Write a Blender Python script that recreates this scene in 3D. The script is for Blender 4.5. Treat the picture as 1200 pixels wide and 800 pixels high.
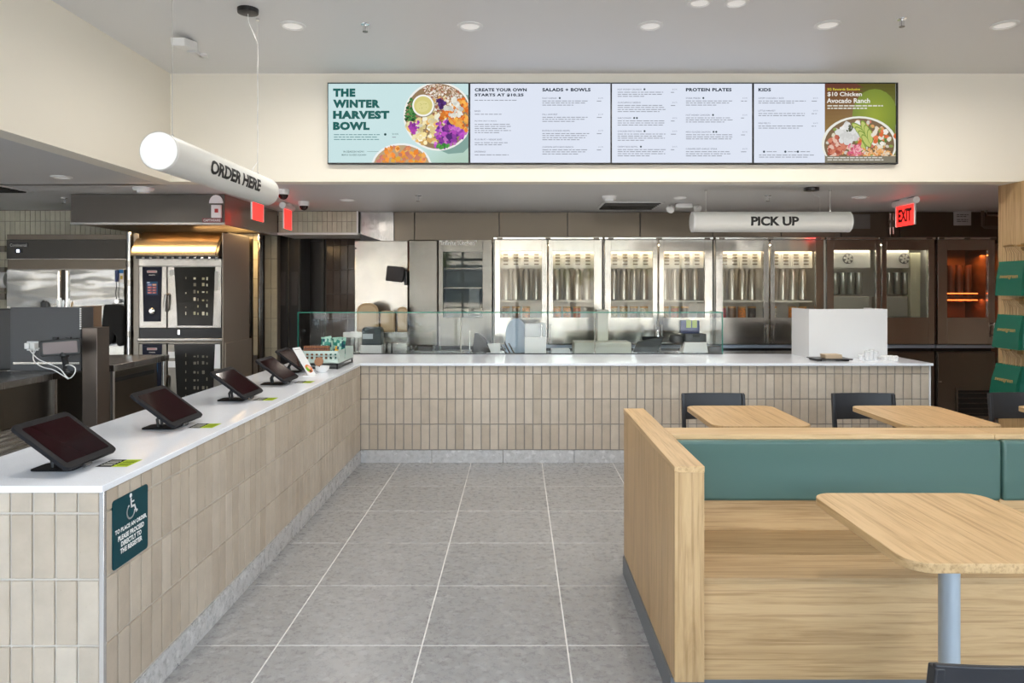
import bpy, bmesh, math, random
from mathutils import Matrix, Vector
random.seed(7)
for o in list(bpy.data.objects): bpy.data.objects.remove(o)
scene = bpy.context.scene
C = scene.collection
R = math.radians
# ---------------------------------------------------------------- camera (1200x800, focal 844 px, vanishing point 607,338)
F, PX, PY, EYE = 844.0, 607.0, 338.0, 1.5
cam = bpy.data.cameras.new('camera'); co = bpy.data.objects.new('camera', cam); C.objects.link(co)
cam.sensor_width = 36; cam.lens = F/1200*36; cam.shift_x = -7/1200; cam.shift_y = -62/1200
co.location = (0, 0, EYE); co.rotation_euler = (R(90), 0, 0)
cam.clip_start = 0.05; cam.clip_end = 300
scene.camera = co
def X(px, Y): return (px-PX)*Y/F
def Z(py, Y): return EYE-(py-PY)*Y/F
# ---------------------------------------------------------------- world, sun, exposure
w = bpy.data.worlds.new('sky'); scene.world = w; w.use_nodes = True
nt = w.node_tree; bg = nt.nodes['Background']
sky = nt.nodes.new('ShaderNodeTexSky'); sky.sky_type = 'NISHITA'; sky.sun_disc = False
sky.sun_elevation = R(50); sky.sun_rotation = R(20); sky.dust_density = 2.5; sky.air_density = 1.0; sky.ozone_density = 1.0
hs = nt.nodes.new('ShaderNodeHueSaturation'); hs.inputs['Saturation'].default_value = 0.62
nt.links.new(sky.outputs[0], hs.inputs['Color']); nt.links.new(hs.outputs[0], bg.inputs[0])
bg.inputs[1].default_value = 0.95
sl = bpy.data.lights.new('sun', 'SUN'); sl.energy = 3.4; sl.angle = R(0.6); sl.color = (1, .95, .87)
so = bpy.data.objects.new('sun', sl); C.objects.link(so); so.rotation_euler = (R(-38), R(12), 0); so.location = (0, 20, 20)
def area(name, loc, rot, sx, sy, power, col=(1, .86, .68), portal=False):
    l = bpy.data.lights.new(name, 'AREA'); l.shape = 'RECTANGLE'; l.size = sx; l.size_y = sy; l.energy = power; l.color = col
    if portal: l.cycles.is_portal = True
    o = bpy.data.objects.new(name, l); C.objects.link(o); o.location = loc; o.rotation_euler = rot; return o
area('window_portal', (1.3, -2.12, 1.6), (R(90), 0, 0), 8.2, 3.2, 1, portal=True)
area('window_portal', (-6.9, -2.12, 1.2), (R(90), 0, 0), 8.0, 2.3, 1, portal=True)
area('window_portal', (5.62, -.5, 1.6), (R(90), 0, R(90)), 3.2, 3.2, 1, portal=True)
vs = scene.view_settings; vs.view_transform = 'Standard'; vs.look = 'None'; vs.gamma = 1; vs.use_curve_mapping = False
vs.exposure = 1.24
# ---------------------------------------------------------------- materials
MATS = {}
def mat(name, col, rough=.5, metal=0, emit=None, es=0, spec=None):
    if name in MATS: return MATS[name]
    m = bpy.data.materials.new(name); m.use_nodes = True; b = m.node_tree.nodes['Principled BSDF']
    b.inputs['Base Color'].default_value = (*col, 1); b.inputs['Roughness'].default_value = rough; b.inputs['Metallic'].default_value = metal
    if spec is not None: b.inputs['Specular IOR Level'].default_value = spec
    if emit: b.inputs['Emission Color'].default_value = (*emit, 1); b.inputs['Emission Strength'].default_value = es
    MATS[name] = m; return m
def N(m, t, **kw):
    n = m.node_tree.nodes.new(t)
    for k, v in kw.items():
        if k in n.inputs: n.inputs[k].default_value = v
        else: setattr(n, k, v)
    return n
def L(m, a, b): m.node_tree.links.new(a, b)
def B(m): return m.node_tree.nodes['Principled BSDF']
def ramp(m, fac, stops):
    r = N(m, 'ShaderNodeValToRGB'); e = r.color_ramp.elements
    while len(e) < len(stops): e.new(.5)
    for i, (p, c) in enumerate(stops): e[i].position = p; e[i].color = (*c, 1)
    L(m, fac, r.inputs[0]); return r.outputs[0]
def coords(m, scale=(1, 1, 1), kind='Object'):
    t = N(m, 'ShaderNodeTexCoord'); mp = N(m, 'ShaderNodeMapping'); mp.inputs['Scale'].default_value = scale
    if kind == 'World':
        g = N(m, 'ShaderNodeNewGeometry'); L(m, g.outputs['Position'], mp.inputs[0])
    else: L(m, t.outputs[kind], mp.inputs[0])
    return mp.outputs[0]
def noise(m, vec, scale, detail=3, rough=.5, dist=0):
    n = N(m, 'ShaderNodeTexNoise'); n.inputs['Scale'].default_value = scale; n.inputs['Detail'].default_value = detail
    n.inputs['Roughness'].default_value = rough; n.inputs['Distortion'].default_value = dist
    L(m, vec, n.inputs['Vector']); return n.outputs[0]
def bump(m, h, s=.2, d=.01):
    b = N(m, 'ShaderNodeBump'); b.inputs['Strength'].default_value = s; b.inputs['Distance'].default_value = d
    L(m, h, b.inputs['Height']); L(m, b.outputs[0], B(m).inputs['Normal'])
def mixc(m, fac, a, b, mode='MIX'):
    n = N(m, 'ShaderNodeMix', data_type='RGBA', blend_type=mode)
    for i, s in ((0, fac), (6, a), (7, b)):
        if hasattr(s, 'links') or hasattr(s, 'is_linked'): L(m, s, n.inputs[i])
        else: n.inputs[i].default_value = s if i == 0 else (*s, 1)
    return n.outputs[2]
def wood(name, axis, tone=1.0):
    if name in MATS: return MATS[name]
    m = mat(name, (.5, .35, .2), .42)
    sc = [11, 11, 11]; sc[axis] = .8
    v = coords(m, tuple(sc), 'World')
    n1 = noise(m, v, 1.3, 7, .68, 1.6)
    sc2 = [90, 90, 90]; sc2[axis] = 2.5
    n2 = noise(m, coords(m, tuple(sc2), 'World'), 1.0, 3, .6)
    k = tone
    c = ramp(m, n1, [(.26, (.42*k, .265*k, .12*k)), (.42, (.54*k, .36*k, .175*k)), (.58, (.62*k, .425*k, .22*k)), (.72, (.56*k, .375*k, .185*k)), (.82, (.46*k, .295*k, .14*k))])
    c2 = ramp(m, n2, [(.34, (.74, .69, .63)), (.50, (1, 1, 1))])
    oi = N(m, 'ShaderNodeObjectInfo')
    c3 = ramp(m, oi.outputs['Random'], [(0, (.88, .86, .84)), (1, (1.0, 1.0, 1.0))])
    c = mixc(m, 1.0, c, c2, 'MULTIPLY'); c = mixc(m, 1.0, c, c3, 'MULTIPLY')
    L(m, c, B(m).inputs['Base Color']); bump(m, n2, .08, .002)
    return m
def steel(name, col=(.60, .58, .55), rough=.22, wav=.04, wsc=2.2, axis=2, zs=.55):
    if name in MATS: return MATS[name]
    m = mat(name, col, rough, 1)
    n = noise(m, coords(m, (1, 1, zs), 'World'), wsc, 2, .5)
    sc = [1, 1, 1]; sc = [6 if i == axis else 260 for i in range(3)]
    n2 = noise(m, coords(m, tuple(sc), 'World'), 1, 2, .5)
    r = N(m, 'ShaderNodeMapRange'); r.inputs['To Min'].default_value = rough*.8; r.inputs['To Max'].default_value = rough*1.25
    L(m, n2, r.inputs[0]); L(m, r.outputs[0], B(m).inputs['Roughness'])
    bump(m, n, wav, .6)
    return m
def tilem(name, a, b, rough=.38):
    m = mat(name, a, rough)
    oi = N(m, 'ShaderNodeObjectInfo')
    c = ramp(m, oi.outputs['Random'], [(0, a), (.55, tuple((p+q)/2 for p, q in zip(a, b))), (1, b)])
    v = coords(m, (1, 1, 1), 'World')
    n = noise(m, v, 9, 5, .6); n2 = noise(m, v, 160, 2, .5)
    c = mixc(m, 1.0, c, ramp(m, n, [(.3, (.86, .86, .86)), (.65, (1, 1, 1))]), 'MULTIPLY')
    c = mixc(m, 1.0, c, ramp(m, n2, [(.22, (.55, .5, .45)), (.27, (1, 1, 1))]), 'MULTIPLY')
    L(m, c, B(m).inputs['Base Color']); bump(m, n, .25, .006)
    return m
def glassm(name, tint=(1, 1, 1), refl=1.0, ior=1.5):
    m = bpy.data.materials.new(name); m.use_nodes = True; t = m.node_tree; t.nodes.clear()
    out = t.nodes.new('ShaderNodeOutputMaterial'); tr = t.nodes.new('ShaderNodeBsdfTransparent'); gl = t.nodes.new('ShaderNodeBsdfGlossy')
    fr = t.nodes.new('ShaderNodeFresnel'); fr.inputs[0].default_value = ior; mx = t.nodes.new('ShaderNodeMixShader')
    tr.inputs[0].default_value = (*tint, 1); gl.inputs['Roughness'].default_value = .01
    mu = t.nodes.new('ShaderNodeMath'); mu.operation = 'MULTIPLY'; mu.inputs[1].default_value = refl
    t.links.new(fr.outputs[0], mu.inputs[0]); t.links.new(mu.outputs[0], mx.inputs[0])
    t.links.new(tr.outputs[0], mx.inputs[1]); t.links.new(gl.outputs[0], mx.inputs[2]); t.links.new(mx.outputs[0], out.inputs[0])
    MATS[name] = m; return m
M = {}
M['fascia'] = mat('cream_paint', (.87, .825, .72), .7)
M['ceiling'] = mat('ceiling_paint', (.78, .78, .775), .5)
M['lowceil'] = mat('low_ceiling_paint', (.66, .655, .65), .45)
M['white'] = mat('white_plastic', (.80, .80, .79), .4)
M['offwhite'] = mat('white_panel', (.78, .79, .80), .35)
M['black'] = mat('black_plastic', (.012, .012, .013), .35)
M['case'] = mat('dark_grey_case', (.013, .013, .015), .5, spec=.25); B(M['case']).inputs['IOR'].default_value = 1.3
M['matblack'] = mat('matt_black_metal', (.012, .012, .013), .7, spec=.1)
M['darkgrey'] = mat('dark_grey_metal', (.07, .07, .075), .4, .3)
M['grout'] = mat('grout', (.58, .54, .48), .85); M['greygrout'] = mat('grey_grout', (.27, .25, .235), .85)  # one grout in two copies: lit at the left, shaded at the back
M['ggrout'] = mat('floor_grout', (.74, .73, .71), .8)
M['tile'] = tilem('beige_glazed_tile', (.46, .385, .30), (.56, .485, .395))
M['ktile'] = tilem('ivory_glazed_tile', (.50, .47, .36), (.58, .55, .43), .3)
M['dtile'] = tilem('dark_brown_glazed_tile', (.085, .06, .05), (.12, .085, .07), .15)
M['kgrout'] = mat('dark_grout', (.16, .14, .12), .9)
M['steel'] = steel('brushed_steel', (.38, .36, .335), .24, .05)
M['midsteel'] = steel('mid_grey_steel', (.17, .158, .14), .22, .06, 1.5)
M['sidesteel'] = mat('satin_brown_steel', (.30, .26, .22), .45, .5)
M['wavysteel'] = steel('wavy_steel', (.36, .355, .34), .22, .07, 1.6, 2, 3.2)
M['doorsteel'] = steel('polished_door_steel', (.50, .475, .44), .16, .03, 1.6)
M['darksteel'] = steel('dark_steel', (.20, .18, .155), .3, .03)
M['panelsteel'] = steel('brown_panel_steel', (.155, .132, .105), .38, .02)
M['kitsteel'] = steel('kitchen_steel', (.40, .385, .37), .25, .05, 3)
M['chrome'] = mat('chrome', (.75, .75, .75), .12, 1)
M['oakx'] = wood('oak_grain_along_x', 0); M['oaky'] = wood('oak_grain_along_y', 1); M['oakz'] = wood('oak_grain_upright', 2)
M['oakseat'] = wood('oak_seat_grain', 0, .80)  # same oak, darkened to stand for the shade on the seat
M['green'] = mat('green_vinyl', (.056, .122, .103), .4)
def _v(m):
    n = noise(m, coords(m, (1, 1, 1), 'World'), 350, 2, .5); bump(m, n, .08, .001)
_v(M['green'])
M['bag'] = mat('green_paper', (.0, .115, .07), .5)
M['kraft'] = mat('kraft_paper', (.42, .28, .15), .7)
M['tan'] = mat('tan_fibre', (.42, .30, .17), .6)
M['screen'] = mat('tablet_screen', (.014, .003, .004), .08, spec=.13); B(M['screen']).inputs['IOR'].default_value = 1.22
M['gold'] = mat('gold_letter', (.45, .30, .10), .5)
M['ink'] = mat('black_letter', (.01, .01, .01), .5)
M['teal'] = mat('teal_sign', (.002, .05, .065), .45, spec=.2)
M['pole'] = mat('pale_blue_grey_paint', (.42, .48, .53), .35, .3)
M['glass'] = glassm('clear_glass', (.985, 1, .99), .65)
M['doorglass'] = glassm('door_glass', (.97, .98, .97), 1.0)
M['edgegreen'] = mat('green_glass_edge', (.02, .22, .16), .15)
M['red'] = mat('red_lit_panel', (.6, .02, .02), .4, emit=(1, .02, .015), es=1.1)
M['orange'] = mat('heat_lamp_glow', (.4, .05, .01), .4, emit=(1, .16, .03), es=2.2)
M['warmled'] = mat('warm_led', (1, .9, .7), .4, emit=(1, .82, .58), es=9)
M['lens'] = mat('lamp_lens', (.9, .9, .88), .4, emit=(1, .95, .88), es=.12)
M['signbody'] = mat('white_sign_acrylic', (.72, .72, .69), .35, emit=(1, .98, .93), es=.0)
M['signend'] = mat('lit_sign_end', (.85, .86, .86), .35, emit=(1, 1, 1), es=.0)
m = mat('quartz_worktop', (.74, .76, .79), .16, spec=.32)
n = noise(m, coords(m, (1, 1, 1), 'World'), 260, 2, .5); L(m, ramp(m, n, [(.3, (.80, .83, .88)), (.5, (.85, .885, .95))]), B(m).inputs['Base Color']); M['quartz'] = m
def stone(name, d):
    m = mat(name, (.3, .3, .3), .3)
    v = coords(m, (1, 1, 1), 'World')
    n = noise(m, v, 24, 7, .8, .1); n2 = noise(m, v, 70, 3, .65)
    vo = N(m, 'ShaderNodeTexVoronoi'); vo.inputs['Scale'].default_value = 38; vo.inputs['Randomness'].default_value = 1; L(m, v, vo.inputs['Vector'])
    wn = N(m, 'ShaderNodeSeparateColor'); L(m, vo.outputs['Color'], wn.inputs[0])
    c = ramp(m, n, [(.25, (.285*d, .285*d, .29*d)), (.5, (.315*d, .315*d, .316*d)), (.75, (.35*d, .348*d, .345*d))])
    c = mixc(m, 1.0, c, ramp(m, wn.outputs[0], [(.0, (.86, .85, .84)), (.3, (1, 1, 1)), (.8, (1.0, 1.0, 1.0)), (1, (1.25, 1.25, 1.25))]), 'MULTIPLY')
    c = mixc(m, 1.0, c, ramp(m, n2, [(.29, (.35, .33, .31)), (.345, (1, 1, 1))]), 'MULTIPLY')
    oi = N(m, 'ShaderNodeObjectInfo'); c = mixc(m, 1.0, c, ramp(m, oi.outputs['Random'], [(0, (.93, .93, .93)), (1, (1.0, 1.0, 1.0))]), 'MULTIPLY')
    n3 = noise(m, v, 31, 4, .7); c = mixc(m, 1.0, c, ramp(m, n3, [(.27, (.55, .53, .52)), (.31, (1, 1, 1)), (.69, (1, 1, 1)), (.73, (1.22, 1.22, 1.22))]), 'MULTIPLY')
    L(m, c, B(m).inputs['Base Color'])
    r = N(m, 'ShaderNodeMapRange'); r.inputs['To Min'].default_value = .2; r.inputs['To Max'].default_value = .36; L(m, n, r.inputs[0]); L(m, r.outputs[0], B(m).inputs['Roughness'])
    return m
M['stone'] = stone('grey_stone_tile', 1.0); M['basestone'] = stone('base_stone', 1.6)
# colour-attribute materials for flat pictures
def art_mat(name, emit):
    m = mat(name, (0, 0, 0), .35 if emit else .9, spec=.08 if emit else .02); a = N(m, 'ShaderNodeVertexColor'); a.layer_name = 'Col'
    if emit: L(m, a.outputs[0], B(m).inputs['Emission Color']); B(m).inputs['Emission Strength'].default_value = emit*.86
    else: L(m, a.outputs[0], B(m).inputs['Base Color'])
    return m
M['lit_art'] = art_mat('lit_screen_picture', .50); M['print_art'] = art_mat('printed_picture', 0)
# ---------------------------------------------------------------- mesh helpers
ORG = {}
class MB:
    def __init__(s): s.v = []; s.f = []; s.mi = []; s.m = 0; s.T = Matrix.Identity(4); s.cols = None
    def add(s, vs, fs):
        b = len(s.v); s.v += [tuple(s.T @ Vector(p)) for p in vs]
        for f in fs: s.f.append(tuple(b+i for i in f)); s.mi.append(s.m)
        return s
    def box(s, x0, x1, y0, y1, z0, z1):
        x0, x1 = sorted((x0, x1)); y0, y1 = sorted((y0, y1)); z0, z1 = sorted((z0, z1))
        return s.add([(x0,y0,z0),(x1,y0,z0),(x1,y1,z0),(x0,y1,z0),(x0,y0,z1),(x1,y0,z1),(x1,y1,z1),(x0,y1,z1)],
              [(3,2,1,0),(4,5,6,7),(0,1,5,4),(1,2,6,5),(2,3,7,6),(3,0,4,7)])
    def lathe(s, prof, p0, axis, seg=20, cap=True):
        a = Vector(axis).normalized(); u = a.orthogonal().normalized(); w_ = a.cross(u)
        vs = []; fs = []
        for (r, h) in prof:
            for i in range(seg):
                t = 2*math.pi*i/seg; vs.append(Vector(p0)+a*h+(u*math.cos(t)+w_*math.sin(t))*r)
        for k in range(len(prof)-1):
            for i in range(seg):
                j = (i+1) % seg; fs.append((k*seg+i, k*seg+j, (k+1)*seg+j, (k+1)*seg+i))
        if cap: fs.append(tuple(reversed(range(seg)))); fs.append(tuple((len(prof)-1)*seg+i for i in range(seg)))
        return s.add(vs, fs)
    def cyl(s, p0, p1, r, seg=16, r2=None):
        d = Vector(p1)-Vector(p0); return s.lathe([(r, 0), (r if r2 is None else r2, d.length)], p0, d, seg)
    def tube(s, pts, r, seg=8):
        pts = [Vector(p) for p in pts]; vs = []; fs = []
        up = None
        for k, p in enumerate(pts):
            t = (pts[min(k+1, len(pts)-1)]-pts[max(k-1, 0)]).normalized()
            up = (t.orthogonal() if up is None else (up-t*up.dot(t))).normalized(); q = t.cross(up)
            for i in range(seg):
                a = 2*math.pi*i/seg; vs.append(p+(up*math.cos(a)+q*math.sin(a))*r)
        for k in range(len(pts)-1):
            for i in range(seg):
                j = (i+1) % seg; fs.append((k*seg+i, k*seg+j, (k+1)*seg+j, (k+1)*seg+i))
        fs.append(tuple(reversed(range(seg)))); fs.append(tuple((len(pts)-1)*seg+i for i in range(seg)))
        return s.add(vs, fs)
    def prism(s, poly, a, b, axis='z'):
        def P(u, v, t): return (u, v, t) if axis == 'z' else ((u, t, v) if axis == 'y' else (t, u, v))
        n = len(poly); vs = [P(u, v, a) for u, v in poly]+[P(u, v, b) for u, v in poly]
        return s.add(vs, [tuple(reversed(range(n))), tuple(range(n, 2*n))]+[(i, (i+1) % n, n+(i+1) % n, n+i) for i in range(n)])
    def build(s, name, m, parent=None, local=False, bev=0, smooth=True, kind=None):
        me = bpy.data.meshes.new(name)
        vs = s.v
        if parent is not None and not local:
            og = ORG[parent.name]; vs = [(p[0]-og[0], p[1]-og[1], p[2]-og[2]) for p in vs]
        me.from_pydata(vs, [], s.f)
        ms = m if isinstance(m, list) else [m]
        for q in ms: me.materials.append(q)
        for p, i in zip(me.polygons, s.mi): p.material_index = min(i, len(ms)-1)
        bm = bmesh.new(); bm.from_mesh(me); bmesh.ops.recalc_face_normals(bm, faces=bm.faces); bm.to_mesh(me); bm.free()
        if smooth:
            me.shade_smooth(); me.set_sharp_from_angle(angle=R(32))
        o = bpy.data.objects.new(name, me); C.objects.link(o)
        if parent is not None: o.parent = parent; ORG[o.name] = ORG[parent.name]
        else: ORG[o.name] = (0, 0, 0)
        if bev:
            bv = o.modifiers.new('bevel', 'BEVEL'); bv.width = bev; bv.segments = 2; bv.limit_method = 'ANGLE'; bv.angle_limit = R(40)
        if kind: o['kind'] = kind
        return o
def bx(*a): return MB().box(*a)
def tag(o, label, cat, group=None):
    o['label'] = label; o['category'] = cat
    if group: o['group'] = group
    return o
def thing(name, label, cat, loc=(0, 0, 0), rz=0, group=None):
    o = bpy.data.objects.new(name, None); C.objects.link(o); o.location = loc; o.rotation_euler = (0, 0, rz); o.empty_display_size = .1
    ORG[o.name] = loc; return tag(o, label, cat, group)
def copy_tree(o, parent=None, depth=0):
    c = o.copy(); C.objects.link(c); c.parent = parent; ORG[c.name] = ORG[o.name]
    for ch in list(o.children): copy_tree(ch, c, depth+1)
    return c
def dup(root, loc, label=None, group=None, rz=None):
    c = copy_tree(root); c.location = loc
    if rz is not None: c.rotation_euler = (0, 0, rz)
    if label: c['label'] = label
    if group: c['group'] = group
    return c
def rrect(w_, h, r, seg=5, cx=0, cy=0):
    pts = []
    for (sx, sy, a0) in ((1, 1, 0), (-1, 1, 90), (-1, -1, 180), (1, -1, 270)):
        for i in range(seg+1):
            a = R(a0+90*i/seg); pts.append((cx+sx*(w_/2-r)+r*math.cos(a), cy+sy*(h/2-r)+r*math.sin(a)))
    return pts
TC = {}
def text_geo(body, wid, hei, bold=0.0, align='L', space=1.0):
    key = (body, bold, space)
    if key not in TC:
        cu = bpy.data.curves.new('t', 'FONT'); cu.body = body; cu.size = 1; cu.offset = bold; cu.space_character = space; cu.resolution_u = 3
        o = bpy.data.objects.new('t', cu); C.objects.link(o)
        dg = bpy.context.evaluated_depsgraph_get(); me = bpy.data.meshes.new_from_object(o.evaluated_get(dg))
        vs = [tuple(v.co) for v in me.vertices]; fs = [tuple(p.vertices) for p in me.polygons]
        bpy.data.objects.remove(o); bpy.data.curves.remove(cu); bpy.data.meshes.remove(me); TC[key] = (vs, fs)
    vs, fs = TC[key]
    xs = [v[0] for v in vs]; ys = [v[1] for v in vs]; x0, x1, y0, y1 = min(xs), max(xs), min(ys), max(ys)
    sy = hei/(y1-y0); sx = wid/(x1-x0) if wid else sy
    W = (x1-x0)*sx; ox = {'L': 0, 'C': -W/2, 'R': -W}[align]
    return [((v[0]-x0)*sx+ox, (v[1]-y0)*sy) for v in vs], fs, W
def lettering(name, body, wid, hei, place, m, parent=None, bold=.01, align='C', local=False, space=1.0, thick=0):
    """place(u, v) -> world point; flat lettering"""
    vs, fs, W = text_geo(body, wid, hei, bold, align, space)
    b = MB(); b.add([place(u, v) for u, v in vs], fs)
    me_o = b.build(name, m, parent, local=local, smooth=False)
    return me_o
class Art:
    """flat picture of coloured polygons in (u, v), stacked in hair-thin layers"""
    def __init__(s): s.polys = []; s.k = 0
    def poly(s, pts, col, step=True):
        if step: s.k += 1
        s.polys.append((pts, col, s.k))
    def rect(s, u0, v0, u1, v1, col, step=True): s.poly([(u0, v0), (u1, v0), (u1, v1), (u0, v1)], col, step)
    def blob(s, cx, cy, rx, ry, col, n=10, j=0, rot=0, step=True):
        p = []
        for i in range(n):
            a = 2*math.pi*i/n; q = 1+random.uniform(-j, j); x, y = rx*q*math.cos(a), ry*q*math.sin(a)
            p.append((cx+x*math.cos(rot)-y*math.sin(rot), cy+x*math.sin(rot)+y*math.cos(rot)))
        s.poly(p, col, step)
    def text(s, body, u, v, hei, col, wid=None, bold=.0, align='L', space=1.0, skew=0):
        vs, fs, W = text_geo(body, wid, hei, bold, align, space)
        s.k += 1
        s.polys.append(([(u+a, v+b) for a, b in vs], col, s.k, fs)); return W
    def build(s, name, m, place, parent, local=False, clip=None):
        vs = []; fs = []; cols = []
        kmax = max(1, s.k)
        for p in s.polys:
            pts, col, k = p[:3]; b = len(vs)
            if clip: pts = [(min(max(q[0], clip[0]), clip[2]), min(max(q[1], clip[1]), clip[3])) for q in pts]
            vs += [place(q[0], q[1], 0.0004+.0022*k/kmax) for q in pts]
            ff = p[3] if len(p) > 3 else [tuple(range(len(pts)))]
            for f in ff: fs.append(tuple(b+i for i in f)); cols.append(col)
        if parent is not None and not local:
            og = ORG[parent.name]; vs = [(q[0]-og[0], q[1]-og[1], q[2]-og[2]) for q in vs]
        me = bpy.data.meshes.new(name); me.from_pydata(vs, [], fs); me.materials.append(m)
        ca = me.color_attributes.new('Col', 'FLOAT_COLOR', 'CORNER')
        i = 0
        for pl in me.polygons:
            c = cols[pl.index]
            for li in pl.loop_indices: ca.data[li].color = (*c, 1)
        o = bpy.data.objects.new(name, me); C.objects.link(o)
        if parent is not None: o.parent = parent; ORG[o.name] = ORG[parent.name]
        return o
TM = {}
def tile_mesh(wd, h, m, t=.008, ch=.0026):
    key = (round(wd, 4), round(h, 4), m.name)
    if key not in TM:
        a, b = wd/2, h/2; a2, b2 = a-ch, b-ch
        vs = [(-a, 0, -b), (a, 0, -b), (a, 0, b), (-a, 0, b), (-a, -t+.002, -b), (a, -t+.002, -b), (a, -t+.002, b), (-a, -t+.002, b), (-a2, -t, -b2), (a2, -t, -b2), (a2, -t, b2), (-a2, -t, b2)]
        fs = [(8, 9, 10, 11)]+[(0+i, (i+1) % 4, 4+(i+1) % 4, 4+i) for i in range(4)]+[(4+i, 4+(i+1) % 4, 8+(i+1) % 4, 8+i) for i in range(4)]
        me = bpy.data.meshes.new('tile'); me.from_pydata(vs, [], fs); me.materials.append(m); TM[key] = me
    return TM[key]
def tiles(parent, p0, ulen, rows, pitch, rz, m, name='tile', gap=.005, jit=.0006):
    """tiles on an upright plane starting at p0 (x, y), running ulen along the direction rz, facing -Y rotated by rz"""
    og = ORG[parent.name]; n = max(1, round(ulen/pitch)); pw = ulen/n; dx, dy = math.cos(rz), math.sin(rz)
    for i in range(n):
        u = (i+.5)*pw
        for (z0, z1) in rows:
            o = bpy.data.objects.new(name, tile_mesh(pw-gap, z1-z0-gap, m)); C.objects.link(o); o.parent = parent
            j = random.uniform(0, jit)
            o.location = (p0[0]+dx*u-math.sin(rz)*j-og[0], p0[1]+dy*u+math.cos(rz)*j-og[1], (z0+z1)/2-og[2]); o.rotation_euler = (0, 0, rz)
# ================================================================ SETTING
HC, LC, FY, LX = 3.23, 2.36, 5.8, -2.8          # high ceiling, low ceiling, fascia plane, left soffit plane
def struct(name, b, m, parent=None, **k):
    return b.build(name, m, parent, kind='structure', **k)
floor = struct('floor', bx(-11, 5.6, -2.2, 10.1, -.12, -.0016), M['ggrout'])
def ftile(x0, x1, y0, y1):
    a, b = (x1-x0)/2-.003, (y1-y0)/2-.003; key = ('f', round(a, 3), round(b, 3))
    if key not in TM:
        c = .0012; vs = [(-a, -b, -.006), (a, -b, -.006), (a, b, -.006), (-a, b, -.006), (-a, -b, -.001), (a, -b, -.001), (a, b, -.001), (-a, b, -.001), (-a+c, -b+c, 0), (a-c, -b+c, 0), (a-c, b-c, 0), (-a+c, b-c, 0)]
        fs = [(8, 9, 10, 11)]+[(i, (i+1) % 4, 4+(i+1) % 4, 4+i) for i in range(4)]+[(4+i, 4+(i+1) % 4, 8+(i+1) % 4, 8+i) for i in range(4)]
        me = bpy.data.meshes.new('floor_tile'); me.from_pydata(vs, [], fs); me.materials.append(M['stone']); TM[key] = me
    o = bpy.data.objects.new('floor_tile', TM[key]); C.objects.link(o); o.parent = floor; o.location = ((x0+x1)/2, (y0+y1)/2, -random.uniform(0, .0004))
xs = [-1.014+.61*k for k in range(-1, 11)]; ys = [5.469-.61*k for k in range(-1, 13)]
xe = [-1.40]+[x for x in xs if -1.35 < x < 5.45]+[5.5]; ye = [-2.0]+sorted(y for y in ys if -1.95 < y < 6.15)+[6.25]
for i in range(len(xe)-1):
    for j in range(len(ye)-1): ftile(xe[i], xe[i+1], ye[j], ye[j+1])
b = MB(); b.box(LX, 5.6, -2.2, FY+.2, HC, HC+.1); struct('ceiling', b, M['ceiling'])
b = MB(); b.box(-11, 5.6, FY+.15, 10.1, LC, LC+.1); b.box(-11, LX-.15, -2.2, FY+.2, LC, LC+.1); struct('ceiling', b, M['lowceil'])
struct('wall_fascia', bx(LX-.15, 5.6, FY, FY+.15, LC-.0, HC), M['fascia'])
struct('wall_left_soffit', bx(LX-.15, LX, -2.2, FY, LC-.0, HC), M['fascia'])
struct('wall_left', bx(-11.1, -11, -2.2, 10.1, 0, LC), mat('kitchen_wall_paint', (.35, .33, .30), .6))
struct('wall_back', bx(-11, 5.6, 10, 10.1, 0, LC), MATS['kitchen_wall_paint'])
b = MB(); b.box(5.5, 5.6, 1.1, 10.1, 0, HC); struct('wall_right', b, mat('taupe_wall', (.66, .58, .48), .6)); struct('wall_right_lintel', bx(5.5, 5.6, -2.2, 1.1, 2.95, HC), M['fascia'])
b = MB(); b.box(-11, LX, -2.2, -2.1, 2.28, LC); b.box(LX, 5.6, -2.2, -2.1, 3.0, HC); struct('wall_front', b, M['fascia'])
struct('wall_right_return', bx(4.25, 5.5, 5.85, 6.05, 0, LC), MATS['taupe_wall'])
alu = mat('dark_aluminium', (.05, .05, .052), .4, .6)
win = MB()
for k in range(7): x = LX+.03+k*(8.24/6); win.box(x-.03, x+.03, -2.2, -2.1, 0, 3.0)
win.box(LX, 5.5, -2.2, -2.1, 0, .12); win.box(LX, 5.5, -2.2, -2.1, 2.94, 3.0); win.box(LX, 5.5, -2.2, -2.1, 2.2, 2.26)
wo = struct('window_1', win, alu); struct('window_pane', bx(LX, 5.5, -2.155, -2.148, .1, 2.95), glassm('window_glass', (.97, .98, .97)), wo)
win = MB()
for k in range(4): y = -2.1+.03+k*(3.14/3); win.box(5.5, 5.6, y-.03, y+.03, 0, 2.95)
win.box(5.5, 5.6, -2.1, 1.1, 0, .12); win.box(5.5, 5.6, -2.1, 1.1, 2.9, 2.95)
wo = struct('window_2', win, alu); struct('window_pane', bx(5.548, 5.555, -2.1, 1.1, .1, 2.92), MATS['window_glass'], wo)
win = MB()
for k in range(7): x = -11+.03+k*(8.1/6); win.box(x-.03, x+.03, -2.2, -2.1, 0, 2.3)
win.box(-11, LX, -2.2, -2.1, 0, .12)
wo = struct('window_3', win, alu); struct('window_pane', bx(-11, LX, -2.155, -2.148, .1, 2.3), MATS['window_glass'], wo)
gm = mat('outdoor_paving', (.40, .385, .36), .9)
struct('outdoor_ground', bx(-80, 90, -120, 60, -.3, -.14), gm)
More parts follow.
